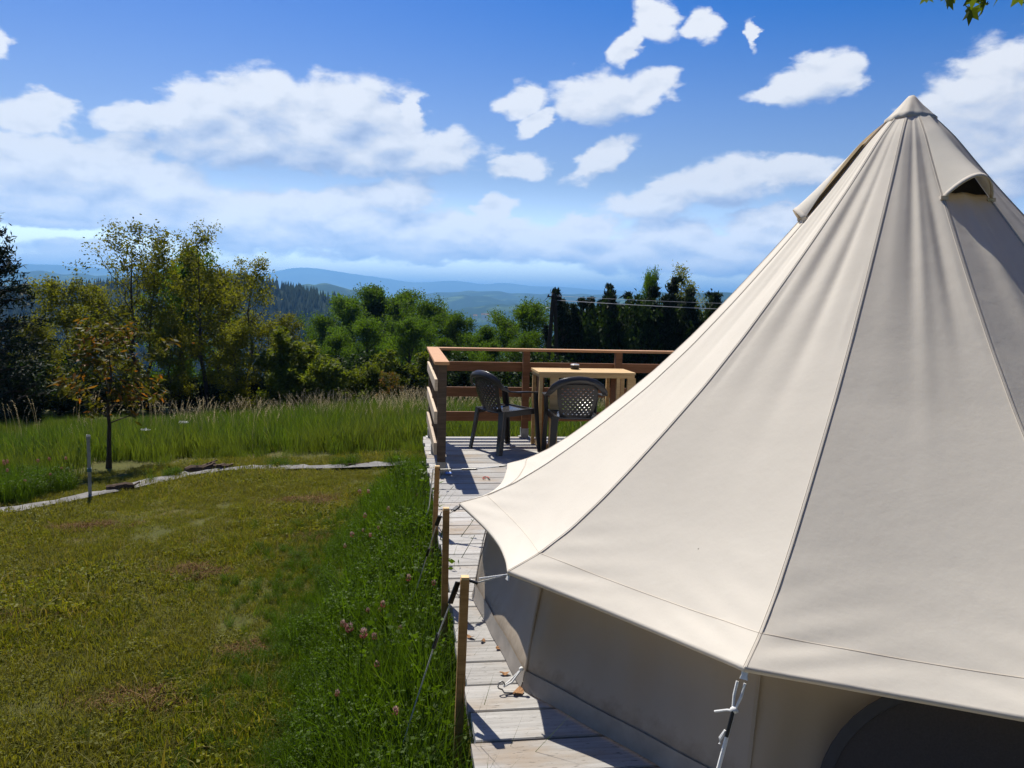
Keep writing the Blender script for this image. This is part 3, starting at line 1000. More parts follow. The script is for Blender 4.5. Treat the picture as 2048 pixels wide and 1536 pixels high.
tree('robinia_tree', 'robinia_full', top2h(60, 640, 20), px2x(70, 20), 20, 'low olive green tree in front of the spruce', 'tree', 'bushy trees at the meadow end', 0)
tree('robinia_tree', 'robinia_full', top2h(560, 640, 26), px2x(560, 26), 26, 'yellow-green tree at the foot of the dark conifer slope', 'tree', 'bushy trees at the meadow end', 1)
tree('robinia_tree', 'robinia_full', top2h(330, 640, 23), px2x(335, 23), 23, 'bushy yellow-green tree below the dense fresh green one', 'tree', 'bushy trees at the meadow end', 2)
tree('robinia_tree', 'robinia_full', top2h(470, 650, 22.8), px2x(470, 22.8), 22.8, 'low bushy tree at the foot of the feathery trees', 'tree', 'bushy trees at the meadow end', 0)
# yellow-green shrubs along the far edge of the meadow
SH = 'yellow-green shrubs along the far edge of the meadow'
for (px_, py_, D_, v_, lb) in [
        (540, 745, 22.2, 0, 'yellow-green shrub under the thin trees, first of the bright row'),
        (598, 690, 22.8, 1, 'tall yellow-green shrub, highest of the row before the woods'),
        (650, 715, 22.4, 2, 'yellow-green shrub just right of the tallest one in the row'),
        (700, 735, 22.2, 0, 'low yellow-green shrub in the middle of the row'),
        (742, 722, 23.2, 1, 'bright pale shrub towards the railing end of the row'),
        (795, 722, 23.6, 2, 'yellow-green shrub nearest the deck railing')]:
    tree('shrub', 'shrub', top2h(px_, py_, D_), px2x(px_, D_), D_, lb, 'shrub', SH, v_, 0, 1.15)
tree('orange_shrub', 'orange', top2h(785, 752, 21.6), px2x(786, 21.6), 21.6, 'small shrub with rusty orange leaves below the yellow-green shrubs', 'shrub', None, 1)
# the green wood beyond
BR = 'green broadleaf trees of the wood'
for (px_, py_, D_, v_, lb) in [
        (640, 632, 40, 0, 'round green tree at the foot of the conifer slope, leftmost of the wood'),
        (700, 602, 42, 1, 'round green tree just under the low end of the conifer slope'),
        (765, 580, 44, 2, 'dark double-topped tree that stands up highest out of the wood'),
        (815, 588, 43, 3, 'tree with a pointed dark crown right beside the highest one of the wood'),
        (850, 606, 38, 0, 'broad light green tree in the middle of the wood'),
        (905, 632, 36, 1, 'green tree whose top lies under the wooded far hill'),
        (955, 650, 35, 2, 'low green tree in the dip below the white farm building'),
        (1010, 638, 36, 3, 'green tree left of the utility pole, second from it'),
        (1065, 610, 34, 0, 'light green tree right beside the utility pole'),
        (660, 668, 31, 3, 'nearer green tree in front of the round trees below the conifer slope'),
        (740, 640, 33, 0, 'nearer dark green tree below the double-topped one'),
        (820, 640, 32, 1, 'nearer green tree standing above the end of the railing'),
        (900, 675, 29, 2, 'near green tree seen just above the corner of the railing'),
        (975, 680, 29, 3, 'near green tree seen above the railing behind the left chair'),
        (1050, 665, 29, 1, 'near green tree seen above the railing, next to the utility pole'),
        (600, 685, 33, 2, 'dark green tree half hidden by the tall yellow-green shrub')]:
    H_ = top2h(px_, py_ + 14, D_)
    tree('broadleaf_tree', 'broad', H_, px2x(px_, D_), D_, lb, 'tree', BR, v_, 0, min(1.0, 5.2 / H_ + 0.25))
# dark undergrowth below the trees
UG = 'dark bushes under the trees'
BUSH = ['dark bush below the spruce at the edge of the meadow',
        'dark bush behind the long white sheet, right of the spruce foot',
        'dark bush left of the orange sapling, at the end of the white sheet',
        'dark bush straight behind the trunk of the orange sapling',
        'dark bush at the foot of the tallest thin tree',
        'dark bush at the foot of the feathery tree with sprays against the clouds',
        'dark bush right of the foot of the feathery tree',
        'dark bush just left of the first yellow-green shrub',
        'dark bush behind the first yellow-green shrub',
        'dark bush behind the tallest yellow-green shrub',
        'dark bush behind the middle of the yellow-green row',
        'dark bush behind the bright pale shrub',
        'dark bush between the last yellow-green shrub and the railing',
        'dark bush seen past the corner post of the railing',
        'dark bush seen through the railing above the left chair',
        'dark bush seen through the railing left of the table',
        'dark bush seen through the railing behind the table end',
        'dark bush at the foot of the utility pole, seen through the railing',
        'dark bush left of the spruce, cut off by the picture edge',
        'dark bush beyond the left picture edge beside the spruce']
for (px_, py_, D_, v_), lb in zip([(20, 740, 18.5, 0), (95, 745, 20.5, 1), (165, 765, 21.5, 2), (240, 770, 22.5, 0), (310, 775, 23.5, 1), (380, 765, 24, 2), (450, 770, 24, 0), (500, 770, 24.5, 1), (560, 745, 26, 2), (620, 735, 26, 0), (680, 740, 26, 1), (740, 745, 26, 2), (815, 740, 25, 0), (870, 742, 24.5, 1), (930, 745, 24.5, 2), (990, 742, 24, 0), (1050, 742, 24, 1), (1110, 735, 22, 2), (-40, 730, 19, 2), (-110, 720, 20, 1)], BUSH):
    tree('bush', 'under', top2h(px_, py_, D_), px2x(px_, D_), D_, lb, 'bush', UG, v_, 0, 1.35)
# cypress hedge on the right: a row of separate trees
CY = 'dark cypresses of the hedge behind the railing'
cyp = [(1122, 640), (1140, 612), (1160, 574), (1184, 596), (1204, 582), (1223, 558), (1244, 576), (1264, 572), (1283, 549), (1305, 566), (1328, 604), (1348, 590), (1368, 572), (1390, 566), (1413, 590), (1436, 578), (1460, 590),
       (1490, 575), (1520, 590), (1552, 570), (1584, 590), (1618, 575), (1652, 590), (1690, 575), (1730, 585)]
for i, (px_, py_) in enumerate(cyp):
    D_ = 30.5 + 0.4 * math.sin(i * 1.9)
    if (px_, py_) == (1283, 549):
        lb = 'dark cypress with the highest spire of the hedge'
    elif (px_, py_) == (1160, 574):
        lb = 'dark cypress with a thin spire standing just right of the utility pole'
    elif (px_, py_) == (1223, 558):
        lb = 'dark cypress with the second highest spire, left of the highest'
    elif px_ == 1122:
        lb = 'low dark cypress at the end of the hedge, at the foot of the utility pole'
    elif px_ > 1440:
        lb = 'dark cypress of the hedge hidden behind the tent'
    else:
        k_ = i - 8
        lb = 'dark pointed cypress of the hedge, %s %s of the one with the highest spire' % (['first', 'second', 'third', 'fourth', 'fifth', 'sixth', 'seventh', 'eighth'][abs(k_) - 1], 'left' if k_ < 0 else 'right')
    tree('cypress_tree', 'cypress', top2h(px_, py_, D_), px2x(px_, D_), D_, lb, 'tree', CY, i % 3, random.uniform(-0.03, 0.03), random.uniform(1.9, 2.5))
for i, px_ in enumerate((1140, 1180, 1225, 1270, 1315, 1360, 1405, 1445)):
    tree('bush', 'under', top2h(px_, 655, 29.8), px2x(px_, 29.8), 29.8, 'dark bush growing at the foot of the cypress hedge', 'bush', 'bushes at the foot of the hedge', i % 3, 0, 0.55)
tree('beech_tree', 'robinia', top2h(1378, 548, 33), px2x(1376, 33), 33, 'loose-leaved tree whose twigs show above the cypress hedge near the tent', 'tree', None, 1)
tree('oak_tree', 'broad', top2h(1288, 572, 33.5), px2x(1290, 33.5), 33.5, 'round-topped tree just behind the highest cypress', 'tree', None, 1, 0, 0.35)

# orange sapling on the lawn
sap = tree('walnut_sapling', 'orange', 1.60, -5.12, 9.97, 'young tree with rusty orange leaves standing alone on the mown grass', 'tree', None, 0, 0.03, 1.15)

# ------------------------------------------------------------------ grass and weeds (uncountable: instanced tufts)
def tuft(name, rng, n, rad, h, w, mat, lean=0.5, var=(0.1, 0.9), dry=0.12):
    ang = rng.uniform(0, 6.283, n)
    r = rad * np.sqrt(rng.uniform(0, 1, n))
    P = np.stack([r * np.cos(ang), r * np.sin(ang), np.full(n, -0.01)], -1)
    hh = rng.uniform(h[0], h[1], n)
    la = rng.uniform(0, 6.283, n)
    ll = lean * rng.uniform(0.1, 1.0, n)
    d = np.stack([np.cos(la), np.sin(la), np.zeros(n)], -1)
    sd = np.stack([-np.sin(la + 0.6), np.cos(la + 0.6), np.zeros(n)], -1) * (w * rng.uniform(0.6, 1.3, n))[:, None] * 0.5
    up_ = np.array([0, 0, 1.0])
    m = P + d * (hh * ll * 0.35)[:, None] + up_ * (hh * 0.55)[:, None]
    tip = P + d * (hh * ll)[:, None] + up_ * (hh * (1 - 0.25 * ll))[:, None]
    V = np.stack([P - sd, P + sd, m + sd * 0.8, m - sd * 0.8, tip], 1).reshape(-1, 3)
    b = np.arange(n)[:, None] * 5
    q = b + np.array([0, 1, 2, 3])
    t = b + np.array([3, 2, 4])
    v = rng.uniform(var[0], var[1], n) * 0.6
    v = np.where(rng.uniform(size=n) < dry, rng.uniform(0.75, 1.0, n), v)
    return np_mesh(name, V, [q, t], mat, False, np.repeat(v, 5))


def leafy(name, rng, n, rad, h, size, mat, trefoil=True):
    """low plants: stalks with small rounded leaves at their tips"""
    k = 3 if trefoil else 1
    ang = rng.uniform(0, 6.283, n)
    r = rad * np.sqrt(rng.uniform(0, 1, n))
    C0 = np.stack([r * np.cos(ang), r * np.sin(ang), h[0] + (h[1] - h[0]) * rng.uniform(0, 1, n) ** 0.7], -1)
    C, D = [], []
    for j in range(k):
        a = rng.uniform(0, 6.28, n) if k == 1 else ang * 3 + j * 2.09
        d = np.stack([np.cos(a), np.sin(a), rng.uniform(-0.25, 0.5, n)], -1)
        C.append(C0 + d * size * 0.5)
        D.append(d)
    C, D = np.concatenate(C), np.concatenate(D)
    var = np.clip(rng.normal(0.4, 0.2, len(C)), 0, 0.8)
    V, F, vv = leaves(C, D, size * rng.uniform(0.7, 1.3, len(C)), size * 0.75, var, rng, 0.12)
    # stalks
    st = C0.copy()
    st[:, 2] = 0
    st[:, :2] *= 0.7
    sd = np.stack([-np.sin(ang), np.cos(ang), np.zeros(n)], -1) * 0.0015
    Vs = np.stack([st - sd, st + sd, C0 + sd * 0.6, C0 - sd * 0.6], 1).reshape(-1, 3)
    Fs = np.arange(4 * n).reshape(n, 4) + len(V)
    return np_mesh(name, np.concatenate([V, Vs]), [np.concatenate([F, Fs])], mat, False, np.concatenate([vv, np.full(4 * n, 0.3)]))


def plumes(name, rng, n, rad, h, mat):
    """grass stalks with drooping seed heads"""
    Vs, Fs, vv, off = [], [], [], 0
    for i in range(n):
        a, r = rng.uniform(0, 6.28), rad * math.sqrt(rng.uniform())
        p = np.array([r * math.cos(a), r * math.sin(a), 0])
        hh = rng.uniform(*h)
        la = rng.uniform(-0.5, 0.9)
        d = np.array([math.cos(la), math.sin(la), 0])
        t = np.linspace(0, 1, 6)
        ln = rng.uniform(0.08, 0.28)
        pts = p + d * (ln * hh * t ** 2.2)[:, None] + np.array([0, 0, 1.0]) * (hh * (t - 0.10 * t ** 3))[:, None]
        sd = np.array([-d[1], d[0], 0]) * 0.0014
        V = np.stack([pts - sd, pts + sd], 1).reshape(-1, 3)
        b = off + np.arange(5)[:, None] * 2
        Fs.append(b + np.array([0, 1, 3, 2]))
        Vs.append(V)
        vv.append(np.full(len(V), rng.uniform(0, 0.4)))
        off += len(V)
        # head: small cards round the last fifth of the stalk
        m = 9
        q = np.linspace(0.80, 1.02, m)
        C = p + d * (ln * hh * q ** 2.2)[:, None] + np.array([0, 0, 1.0]) * (hh * (q - 0.10 * q ** 3))[:, None] + rng.normal(size=(m, 3)) * 0.006
        Vl, Fl, vl = leaves(C, np.tile(d * 0.5 + np.array([0, 0, 1]), (m, 1)) + rng.normal(size=(m, 3)) * 0.35, 0.026, 0.008, rng.uniform(0.3, 1, m), rng)
        Vs.append(Vl)
        Fs.append(Fl + off)
        vv.append(vl)
        off += len(Vl)
    return np_mesh(name, np.concatenate(Vs), [np.concatenate(Fs)], mat, False, np.concatenate(vv))


def tuft_collection(name, meshes):
    c = bpy.data.collections.new(name)
    for i, me in enumerate(meshes):
        o = bpy.data.objects.new(me.name, me)
        c.objects.link(o)
    return c


def scatter(name, P, scl, coll, ntype, label, rng, tilt=0.12, mat=None, par=None, kind='stuff'):
    """one object whose points carry instanced tufts"""
    n = len(P)
    me = bpy.data.meshes.new(name)
    me.vertices.add(n)
    me.vertices.foreach_set('co', np.asarray(P, np.float32).ravel())
    rot = np.stack([rng.normal(size=n) * tilt, rng.normal(size=n) * tilt, rng.uniform(0, 6.283, n)], -1)
    a = me.attributes.new('rot', 'FLOAT_VECTOR', 'POINT')
    a.data.foreach_set('vector', rot.astype(np.float32).ravel())
    a = me.attributes.new('scl', 'FLOAT', 'POINT')
    a.data.foreach_set('value', np.asarray(scl, np.float32))
    a = me.attributes.new('idx', 'INT', 'POINT')
    a.data.foreach_set('value', rng.integers(0, ntype, n).astype(np.int32))
    o = link(bpy.data.objects.new(name, me))
    ng = bpy.data.node_groups.new(name, 'GeometryNodeTree')
    ng.interface.new_socket('Geometry', in_out='INPUT', socket_type='NodeSocketGeometry')
    ng.interface.new_socket('Geometry', in_out='OUTPUT', socket_type='NodeSocketGeometry')
    gi, go = ng.nodes.new('NodeGroupInput'), ng.nodes.new('NodeGroupOutput')
    ip = ng.nodes.new('GeometryNodeInstanceOnPoints')
    ci = ng.nodes.new('GeometryNodeCollectionInfo')
    ci.inputs['Collection'].default_value = coll
    ci.inputs['Separate Children'].default_value = True
    ci.inputs['Reset Children'].default_value = True
    ip.inputs['Pick Instance'].default_value = True

    def named(nm, t):
        x = ng.nodes.new('GeometryNodeInputNamedAttribute')
        x.data_type = t
        x.inputs['Name'].default_value = nm
        return x.outputs[0]
    e2r = ng.nodes.new('FunctionNodeEulerToRotation')
    ng.links.new(named('rot', 'FLOAT_VECTOR'), e2r.inputs[0])
    ng.links.new(e2r.outputs[0], ip.inputs['Rotation'])
    ng.links.new(named('scl', 'FLOAT'), ip.inputs['Scale'])
    ng.links.new(named('idx', 'INT'), ip.inputs['Instance Index'])
    ng.links.new(gi.outputs[0], ip.inputs['Points'])
    ng.links.new(ci.outputs[0], ip.inputs['Instance'])
    ng.links.new(ip.outputs[0], go.inputs[0])
    md = o.modifiers.new('tufts', 'NODES')
    md.node_group = ng
    tag(o, label, None, None, kind)
    return o


V_FAR = 8.578                         # far end of the deck
rg = np.random.default_rng(5)


def uv_pts(u, v):
    x = UD.x * (u + OFF) + VD.x * v
    y = UD.y * (u + OFF) + VD.y * v
    return x, y


strip_pts = np.array([(-9.5, 3.6), (-7.2, 5.6), (-4.79, 7.3), (-4.24, 7.85), (-3.94, 8.42), (-3.6, 9.0), (-2.97, 9.3), (-2.15, 9.12), (-1.59, 9.22), (-1.03, 9.33), (0.2, 9.42), (2.0, 9.5)])
mead_edge = np.array([(-14, 6.5), (-8, 7.4), (-5.41, 8.3), (-5.04, 9.37), (-4.31, 9.76), (-3.35, 10.08), (-2.05, 10.01), (-1.12, 10.15), (1.0, 9.75), (12, 9.6)])


def edge_y(x, pts):
    return np.interp(x, pts[:, 0], pts[:, 1])


def strip_dist(x, y):
    return np.abs(y - edge_y(x, strip_pts))


# mown lawn
lawn_tufts = tuft_collection('lawn_tufts', [tuft('lawn_tuft', rg, 260, 0.17, (0.022, 0.070), 0.0045, L_lawn, 1.0, (0, 1), 0.22) for _ in range(4)]
                             + [leafy('lawn_clover', rg, 70, 0.16, (0.01, 0.04), 0.014, L_lawn), tuft('lawn_straw', rg, 26, 0.2, (0.04, 0.12), 0.003, L_lawn, 2.2, (0.9, 1.0), 1.0)])
u_ = rg.uniform(-10, 0.1, 13500)
v_ = rg.uniform(1.2, 11, 13500)
x_, y_ = uv_pts(u_, v_)
ok = (y_ < edge_y(x_, mead_edge) + 0.15) & (strip_dist(x_, y_) > 0.19) & (x_ > -9.5) & (np.hypot(x_, y_) > 0.3)
BARE = [(-1.36, 6.25, 0.42, 0.12), (-3.66, 6.7, 0.35, 0.09), (-1.39, 4.15, 0.14, 0.07), (-2.2, 5.4, 0.25, 0.08), (-1.9, 7.4, 0.4, 0.12), (-2.9, 4.6, 0.3, 0.07), (-1.75, 3.6, 0.2, 0.07)]
for (bx, by, ba, bb) in BARE:
    ok &= ((x_ - bx) / ba) ** 2 + ((y_ - by) / bb) ** 2 > rg.uniform(0.3, 1.6, len(x_))
x_, y_ = x_[ok], y_[ok]
sc_ = rg.uniform(0.7, 1.3, len(x_)) * np.clip(0.85 + 0.45 * np.sin(x_ * 1.9 + 1) * np.sin(y_ * 1.6), 0.5, 1.4)
scatter('lawn', np.stack([x_, y_, g(x_, y_)], -1), sc_, lawn_tufts, 6, 'short mown lawn with dry yellowish patches beside the deck', rg)

L_thatch = leaf_mat('dead_thatch', (0.10, 0.055, 0.022), (0.27, 0.165, 0.07), 0.15, (1.1, 1.0, 0.8), None, 1, 0.8, 0.1)
thatch_t = tuft_collection('thatch_tufts', [tuft('thatch', rg, 120, 0.12, (0.02, 0.06), 0.004, L_thatch, 2.4, (0, 1), 0.3) for _ in range(3)])
bx_, by_ = [], []
for (bx, by, ba, bb) in BARE:
    k_ = int(1500 * ba * bb) + 8
    bx_.append(bx + ba * rg.normal(0, 0.5, k_))
    by_.append(by + bb * rg.normal(0, 0.6, k_))
x_, y_ = np.concatenate(bx_), np.concatenate(by_)
scatter('dead_thatch', np.stack([x_, y_, g(x_, y_)], -1), rg.uniform(0.6, 1.2, len(x_)), thatch_t, 3, 'brown patches of dead thatch showing in the mown lawn', rg)

# tall meadow
mead_tufts = tuft_collection('meadow_tufts', [tuft('meadow_tuft', rg, 120, 0.26, (0.22, 0.50), 0.008, L_meadow, 0.55, (0, 1), 0.12) for _ in range(5)])
n_ = 11500
x_ = rg.uniform(-21, 15, n_)
y_ = 6.4 + 18.5 * rg.uniform(0, 1, n_) ** 0.85
uu, vv_ = to_uv(x_, y_)
ok = (y_ > edge_y(x_, mead_edge) + 0.22 + 0.2 * rg.uniform(size=n_)) & (np.abs(x_) < y_ * 0.80 + 2.0) & (y_ < np.interp(x_, [-14, -10.8, -8.25, -2.7, 12], [13.5, 15.6, 18.5, 21.0, 24])) & ~((uu > -0.2) & (vv_ < V_FAR + 0.5))
ok &= np.hypot(x_ + 5.12, y_ - 9.97) > 0.55
x_, y_ = x_[ok], y_[ok]
hs = np.clip((y_ - edge_y(x_, mead_edge)) / 1.0, 0.45, 1.0) * rg.uniform(0.5, 1.35, len(x_)) * (1 + 0.18 * np.sin(x_ * 1.3) * np.sin(y_ * 1.1 + x_ * 0.4))
hs *= np.where(x_ < -4.4, np.clip(1.0 + (x_ + 4.4) * 0.10, 0.55, 1), 1.0)
scatter('meadow_grass', np.stack([x_, y_, g(x_, y_)], -1), hs, mead_tufts, 5, 'tall green meadow grass between the lawn and the trees', rg)
seed_tufts = tuft_collection('seed_tufts', [plumes('seed_stalks', rg, 7, 0.3, (0.5, 0.82), L_seed) for _ in range(4)])
n_ = 1300
x_ = rg.uniform(-15, 12, n_)
y_ = 10.2 + 12.5 * rg.uniform(0, 1, n_) ** 0.7
dens = np.clip((y_ - 9.5) / 9, 0.06, 1) * np.clip(1.0 + (x_ + 4) * 0.17, 0.10, 1)
uu, vv_ = to_uv(x_, y_)
ok = (rg.uniform(size=n_) < dens) & (np.abs(x_) < y_ * 0.75 + 1) & (y_ < np.interp(x_, [-14, -10.8, -8.25, -2.7, 12], [13.2, 15.3, 18.3, 20.8, 24])) & ~((uu > -0.2) & (vv_ < V_FAR + 0.7)) & (y_ > edge_y(x_, mead_edge) + 0.3)
x_, y_ = x_[ok], y_[ok]
scatter('seeding_grass', np.stack([x_, y_, g(x_, y_)], -1), rg.uniform(0.8, 1.15, len(x_)), seed_tufts, 4, 'pale seed heads of grass standing above the meadow', rg, 0.06)

# weeds along the edge of the deck
weed_t = tuft_collection('weed_tufts', [tuft('weed_grass', rg, 75, 0.14, (0.16, 0.46), 0.005, L_weed, 0.65, (0, 1.0), 0.10) for _ in range(6)]
                         + [leafy('weed_leaves', rg, 170, 0.15, (0.04, 0.27), 0.015, L_weed) for _ in range(3)]
                         + [leafy('weed_broad', rg, 60, 0.14, (0.05, 0.32), 0.026, L_weed, False)])
n_ = 2000
v_ = 1.6 + 6.9 * rg.uniform(0, 1, n_)
wd = 0.74 + 0.14 * np.sin(v_ * 1.9) + 0.1 * np.sin(v_ * 4.3 + 1)
wd = wd * np.clip((8.5 - v_) / 1.9, 0.12, 1)
u_ = -0.08 - wd * rg.uniform(0, 1, n_) ** 0.8
# thinning out into the lawn
v2_ = 1.6 + 5.4 * rg.uniform(0, 1, 800)
u2_ = -0.7 - np.abs(rg.normal(0, 0.32, 800))
v_, u_ = np.concatenate([v_, v2_]), np.concatenate([u_, u2_])
wd = np.concatenate([wd, np.full(800, 0.8)])
n_ = len(v_)
x_, y_ = uv_pts(u_, v_)
hs = np.clip(1.15 * (1 - np.minimum(-u_ / (wd + 0.12), 1) ** 1.6), 0.22, 1.15) * rg.uniform(0.45, 1.35, n_)
scatter('weed_bed', np.stack([x_, y_, g(x_, y_)], -1), hs, weed_t, 10, 'lush green clover and weeds growing along the edge of the deck', rg, 0.18)
# the dark red clover patch at the left of the lawn
n_ = 420
x_ = rg.uniform(-6.9, -4.7, n_)
y_ = 7.75 + (x_ + 5.2) * -0.25 + rg.uniform(-0.05, 0.85, n_)
ok = (x_ < -4.9) | (rg.uniform(size=n_) < 0.6)
x_, y_ = x_[ok], y_[ok]
scatter('clover_patch', np.stack([x_, y_, g(x_, y_)], -1), rg.uniform(0.5, 0.95, len(x_)), weed_t, 10, 'dark green clover patch with dull red flowers at the edge of the lawn', rg, 0.15)
# tufts of weeds in the ground cloth
n_ = 60
x_ = np.concatenate([rg.normal(c, 0.09, 12) for c in (-3.83, -2.72, -1.95, -1.35, -0.9)])
y_ = edge_y(x_, strip_pts) + rg.normal(0.04, 0.05, n_)
scatter('strip_weeds', np.stack([x_, y_, g(x_, y_)], -1), rg.uniform(0.3, 0.6, n_), weed_t, 10, 'small weeds growing through the pale strip of ground cloth', rg, 0.2)

# ------------------------------------------------------------------ things on the grass
# strip of ground cloth
sx_ = np.linspace(-9.5, 1.6, 130)
sy_ = edge_y(sx_, strip_pts)
k_ = np.ones(7) / 7
sy_ = np.convolve(np.pad(sy_, 3, mode='edge'), k_, 'valid')
rs = np.random.default_rng(4)
V, F = [], []
for i, (a_, b_) in enumerate(zip(sx_, sy_)):
    wd_ = 0.11 + 0.035 * math.sin(i * 0.5) + rs.uniform(-0.012, 0.012)
    dxy = np.array([sx_[min(i + 1, 129)] - sx_[max(i - 1, 0)], sy_[min(i + 1, 129)] - sy_[max(i - 1, 0)]])
    dxy /= np.linalg.norm(dxy)
    nn_ = np.array([-dxy[1], dxy[0]])
    for j, q in enumerate((-1, -0.45, 0.1, 0.55, 1)):
        px_, py_ = a_ + nn_[0] * wd_ * q, b_ + nn_[1] * wd_ * q
        zz = float(g(px_, py_)) + 0.030 + (0.022 * abs(math.sin(i * 0.9 + j * 2.2)) + rs.uniform(0, 0.016)) * (1 if 0 < j < 4 else 0.3)
        V.append((px_, py_, zz))
for i in range(129):
    for j in range(4):
        F.append((i * 5 + j, i * 5 + j + 1, (i + 1) * 5 + j + 1, (i + 1) * 5 + j))
cloth = link(bpy.data.objects.new('ground_cloth', np_mesh('ground_cloth', V, [np.array(F)], M_weedmat, True)))
tag(cloth, 'long crumpled strip of bleached grey ground cloth crossing the grass', 'ground cloth')

# metal post with a blue band
px_, py_ = -4.24, 7.87
t = empty('metal_post', (px_, py_, float(g(px_, py_))), 'thin grey metal post standing on the ground cloth strip', 'post', None, 0.4)
mb = MB()
mb.box((0, 0, 0.30), (0.032, 0.005, 0.72)).box((-0.0135, 0.0145, 0.30), (0.005, 0.024, 0.72))
mb.build('post_shaft', M_zinc, t)
MB().box((0, 0.004, 0.635), (0.036, 0.036, 0.03)).build('post_cap', M_zinc, t)
MB().box((0, 0.004, 0.30), (0.038, 0.038, 0.035)).build('blue_band', simple('faded_blue_tape', (0.08, 0.16, 0.22), 0.6), t)


# logs
def log(name, p, q, r, lab, seed, n=9, broken=0.3):
    rs = random.Random(seed)
    p, q = Vector(p), Vector(q)
    c = (p + q) / 2
    t = empty(name, c, lab, 'log', 'old logs on the ground cloth')
    m = 8
    pts = [(p - c).lerp(q - c, i / (m - 1)) + Vector((rs.uniform(-1, 1), rs.uniform(-1, 1), rs.uniform(-1, 1))) * r * 0.12 for i in range(m)]
    rad = [r * rs.uniform(0.82, 1.12) for _ in range(m)]
    rad[0] *= 0.8
    rad[-1] *= 0.7
    mb = MB().tube(pts, rad, n)
    mb.build('log_wood', M_log, t)
    br = MB()
    for k in range(int(7 * broken) + 2):
        i = rs.randint(1, m - 2)
        a = pts[i] + Vector((rs.uniform(-1, 1), rs.uniform(-1, 1), rs.uniform(0.3, 1))) * r * 0.8
        d = (q - p).normalized() * rs.uniform(0.06, 0.14) + Vector((rs.uniform(-.03, .03), rs.uniform(-.03, .03), rs.uniform(0, .05)))
        br.bar(a - d / 2, a + d / 2, r * 0.55, 0.012)
    br.build('loose_bark', M_log, t)
    return t


def gz(x, y, dz=0.0):
    return (x, y, float(g(x, y)) + dz)


log('log', gz(-4.17, 8.06, 0.055), gz(-3.95, 8.17, 0.06), 0.052, 'short stubby log piece lying alone on the strip near the metal post', 1, 9, 0.1)
log('log', gz(-3.72, 8.93, 0.06), gz(-3.28, 9.24, 0.05), 0.055, 'dark rotten log with splintered bark, biggest on the strip', 2, 9, 0.9)
log('log', gz(-3.70, 9.02, 0.04), gz(-3.45, 9.16, 0.10), 0.03, 'thin splintered stick lying against the biggest rotten log', 3, 7, 0.5)
log('log', gz(-2.55, 9.2, 0.02), gz(-2.2, 9.17, 0.03), 0.026, 'thin dark branch piece in the middle of the strip', 5, 7, 0.3)
log('log', gz(-2.02, 9.17, 0.03), gz(-1.72, 9.2, 0.03), 0.035, 'low brown bark piece on the strip, nearest to the deck', 6, 7, 0.4)

# white sheets at the end of the meadow
for i, (x0, x1, y0, y1, lb) in enumerate([(-12.9, -11.25, 20.9, 21.4, 'long white sheet lying at the end of the meadow under the dark trees'), (-13.7, -12.95, 20.6, 20.8, 'small white scrap lying left of the long white sheet')]):
    mb = MB()
    rs = random.Random(i)
    n = 14
    V, F = [], []
    for k in range(n):
        q = k / (n - 1)
        x = x0 + (x1 - x0) * q
        y = y0 + (y1 - y0) * q
        zb = float(g(x, y))
        hgt = 0.34 + rs.uniform(-0.05, 0.08)
        V += [(x, y - 0.5, zb + 0.22), (x, y - 0.15, zb + hgt), (x, y + 0.5, zb + hgt * 1.1 + rs.uniform(0, .03)), (x, y + 0.9, zb)]
        V += []
    for k in range(n - 1):
        for j in range(3):
            F.append((k * 4 + j, (k + 1) * 4 + j, (k + 1) * 4 + j + 1, k * 4 + j + 1))
    mb.add(V, F)
    o = mb.build('white_sheet', M_whitesheet, None)
    tag(o, lb, 'sheet', 'white sheets at the end of the meadow')

# clover flowers: single heads standing in the weeds, and the red ones at the left
rs = np.random.default_rng(9)


def flower_meshes(mat, size, hgt):
    n = 60
    th = rs.uniform(0, 6.28, n)
    q = rs.uniform(0, 1, n)
    rr = size * 0.42 * np.sin(PI * np.clip(q * 0.85 + 0.12, 0, 1)) ** 0.7
    C = np.stack([rr * np.cos(th), rr * np.sin(th), hgt + q * size * 1.15], -1)
    D = np.stack([np.cos(th), np.sin(th), 0.5 + q * 1.6], -1)
    V, F, vv = leaves(C, D, size * 0.42, size * 0.16, np.clip(q ** 1.6 + rs.normal(size=n) * 0.12, 0, 1), rs, 0.1)
    head = np_mesh('flower_head', V, [F], mat, False, vv)
    st = MB().tube([(0.01, 0.0, 0), (0.004, 0.003, hgt * 0.5), (0, 0, hgt + size * 0.2)], [0.0018, 0.0016, 0.0014], 5).mesh('stem', L_weed)
    return head, st


heads = [flower_meshes(L_clover, 0.027, 0.36) for _ in range(3)]
redheads = [flower_meshes(L_redclover, 0.026, 0.30) for _ in range(3)]


def flower(lib, x, y, s, lab, grp, i, hs=1.0):
    head, st = lib[i % len(lib)]
    t = empty('clover_flower', (x, y, float(g(x, y))), lab, 'flower', grp, rs.uniform(0, 6.28))
    t.rotation_euler[0] = rs.normal() * 0.12
    t.scale = (s, s, s * hs)
    for nm, me in (('flower_head', head), ('stem', st)):
        o = link(bpy.data.objects.new(nm, me))
        o.parent = t


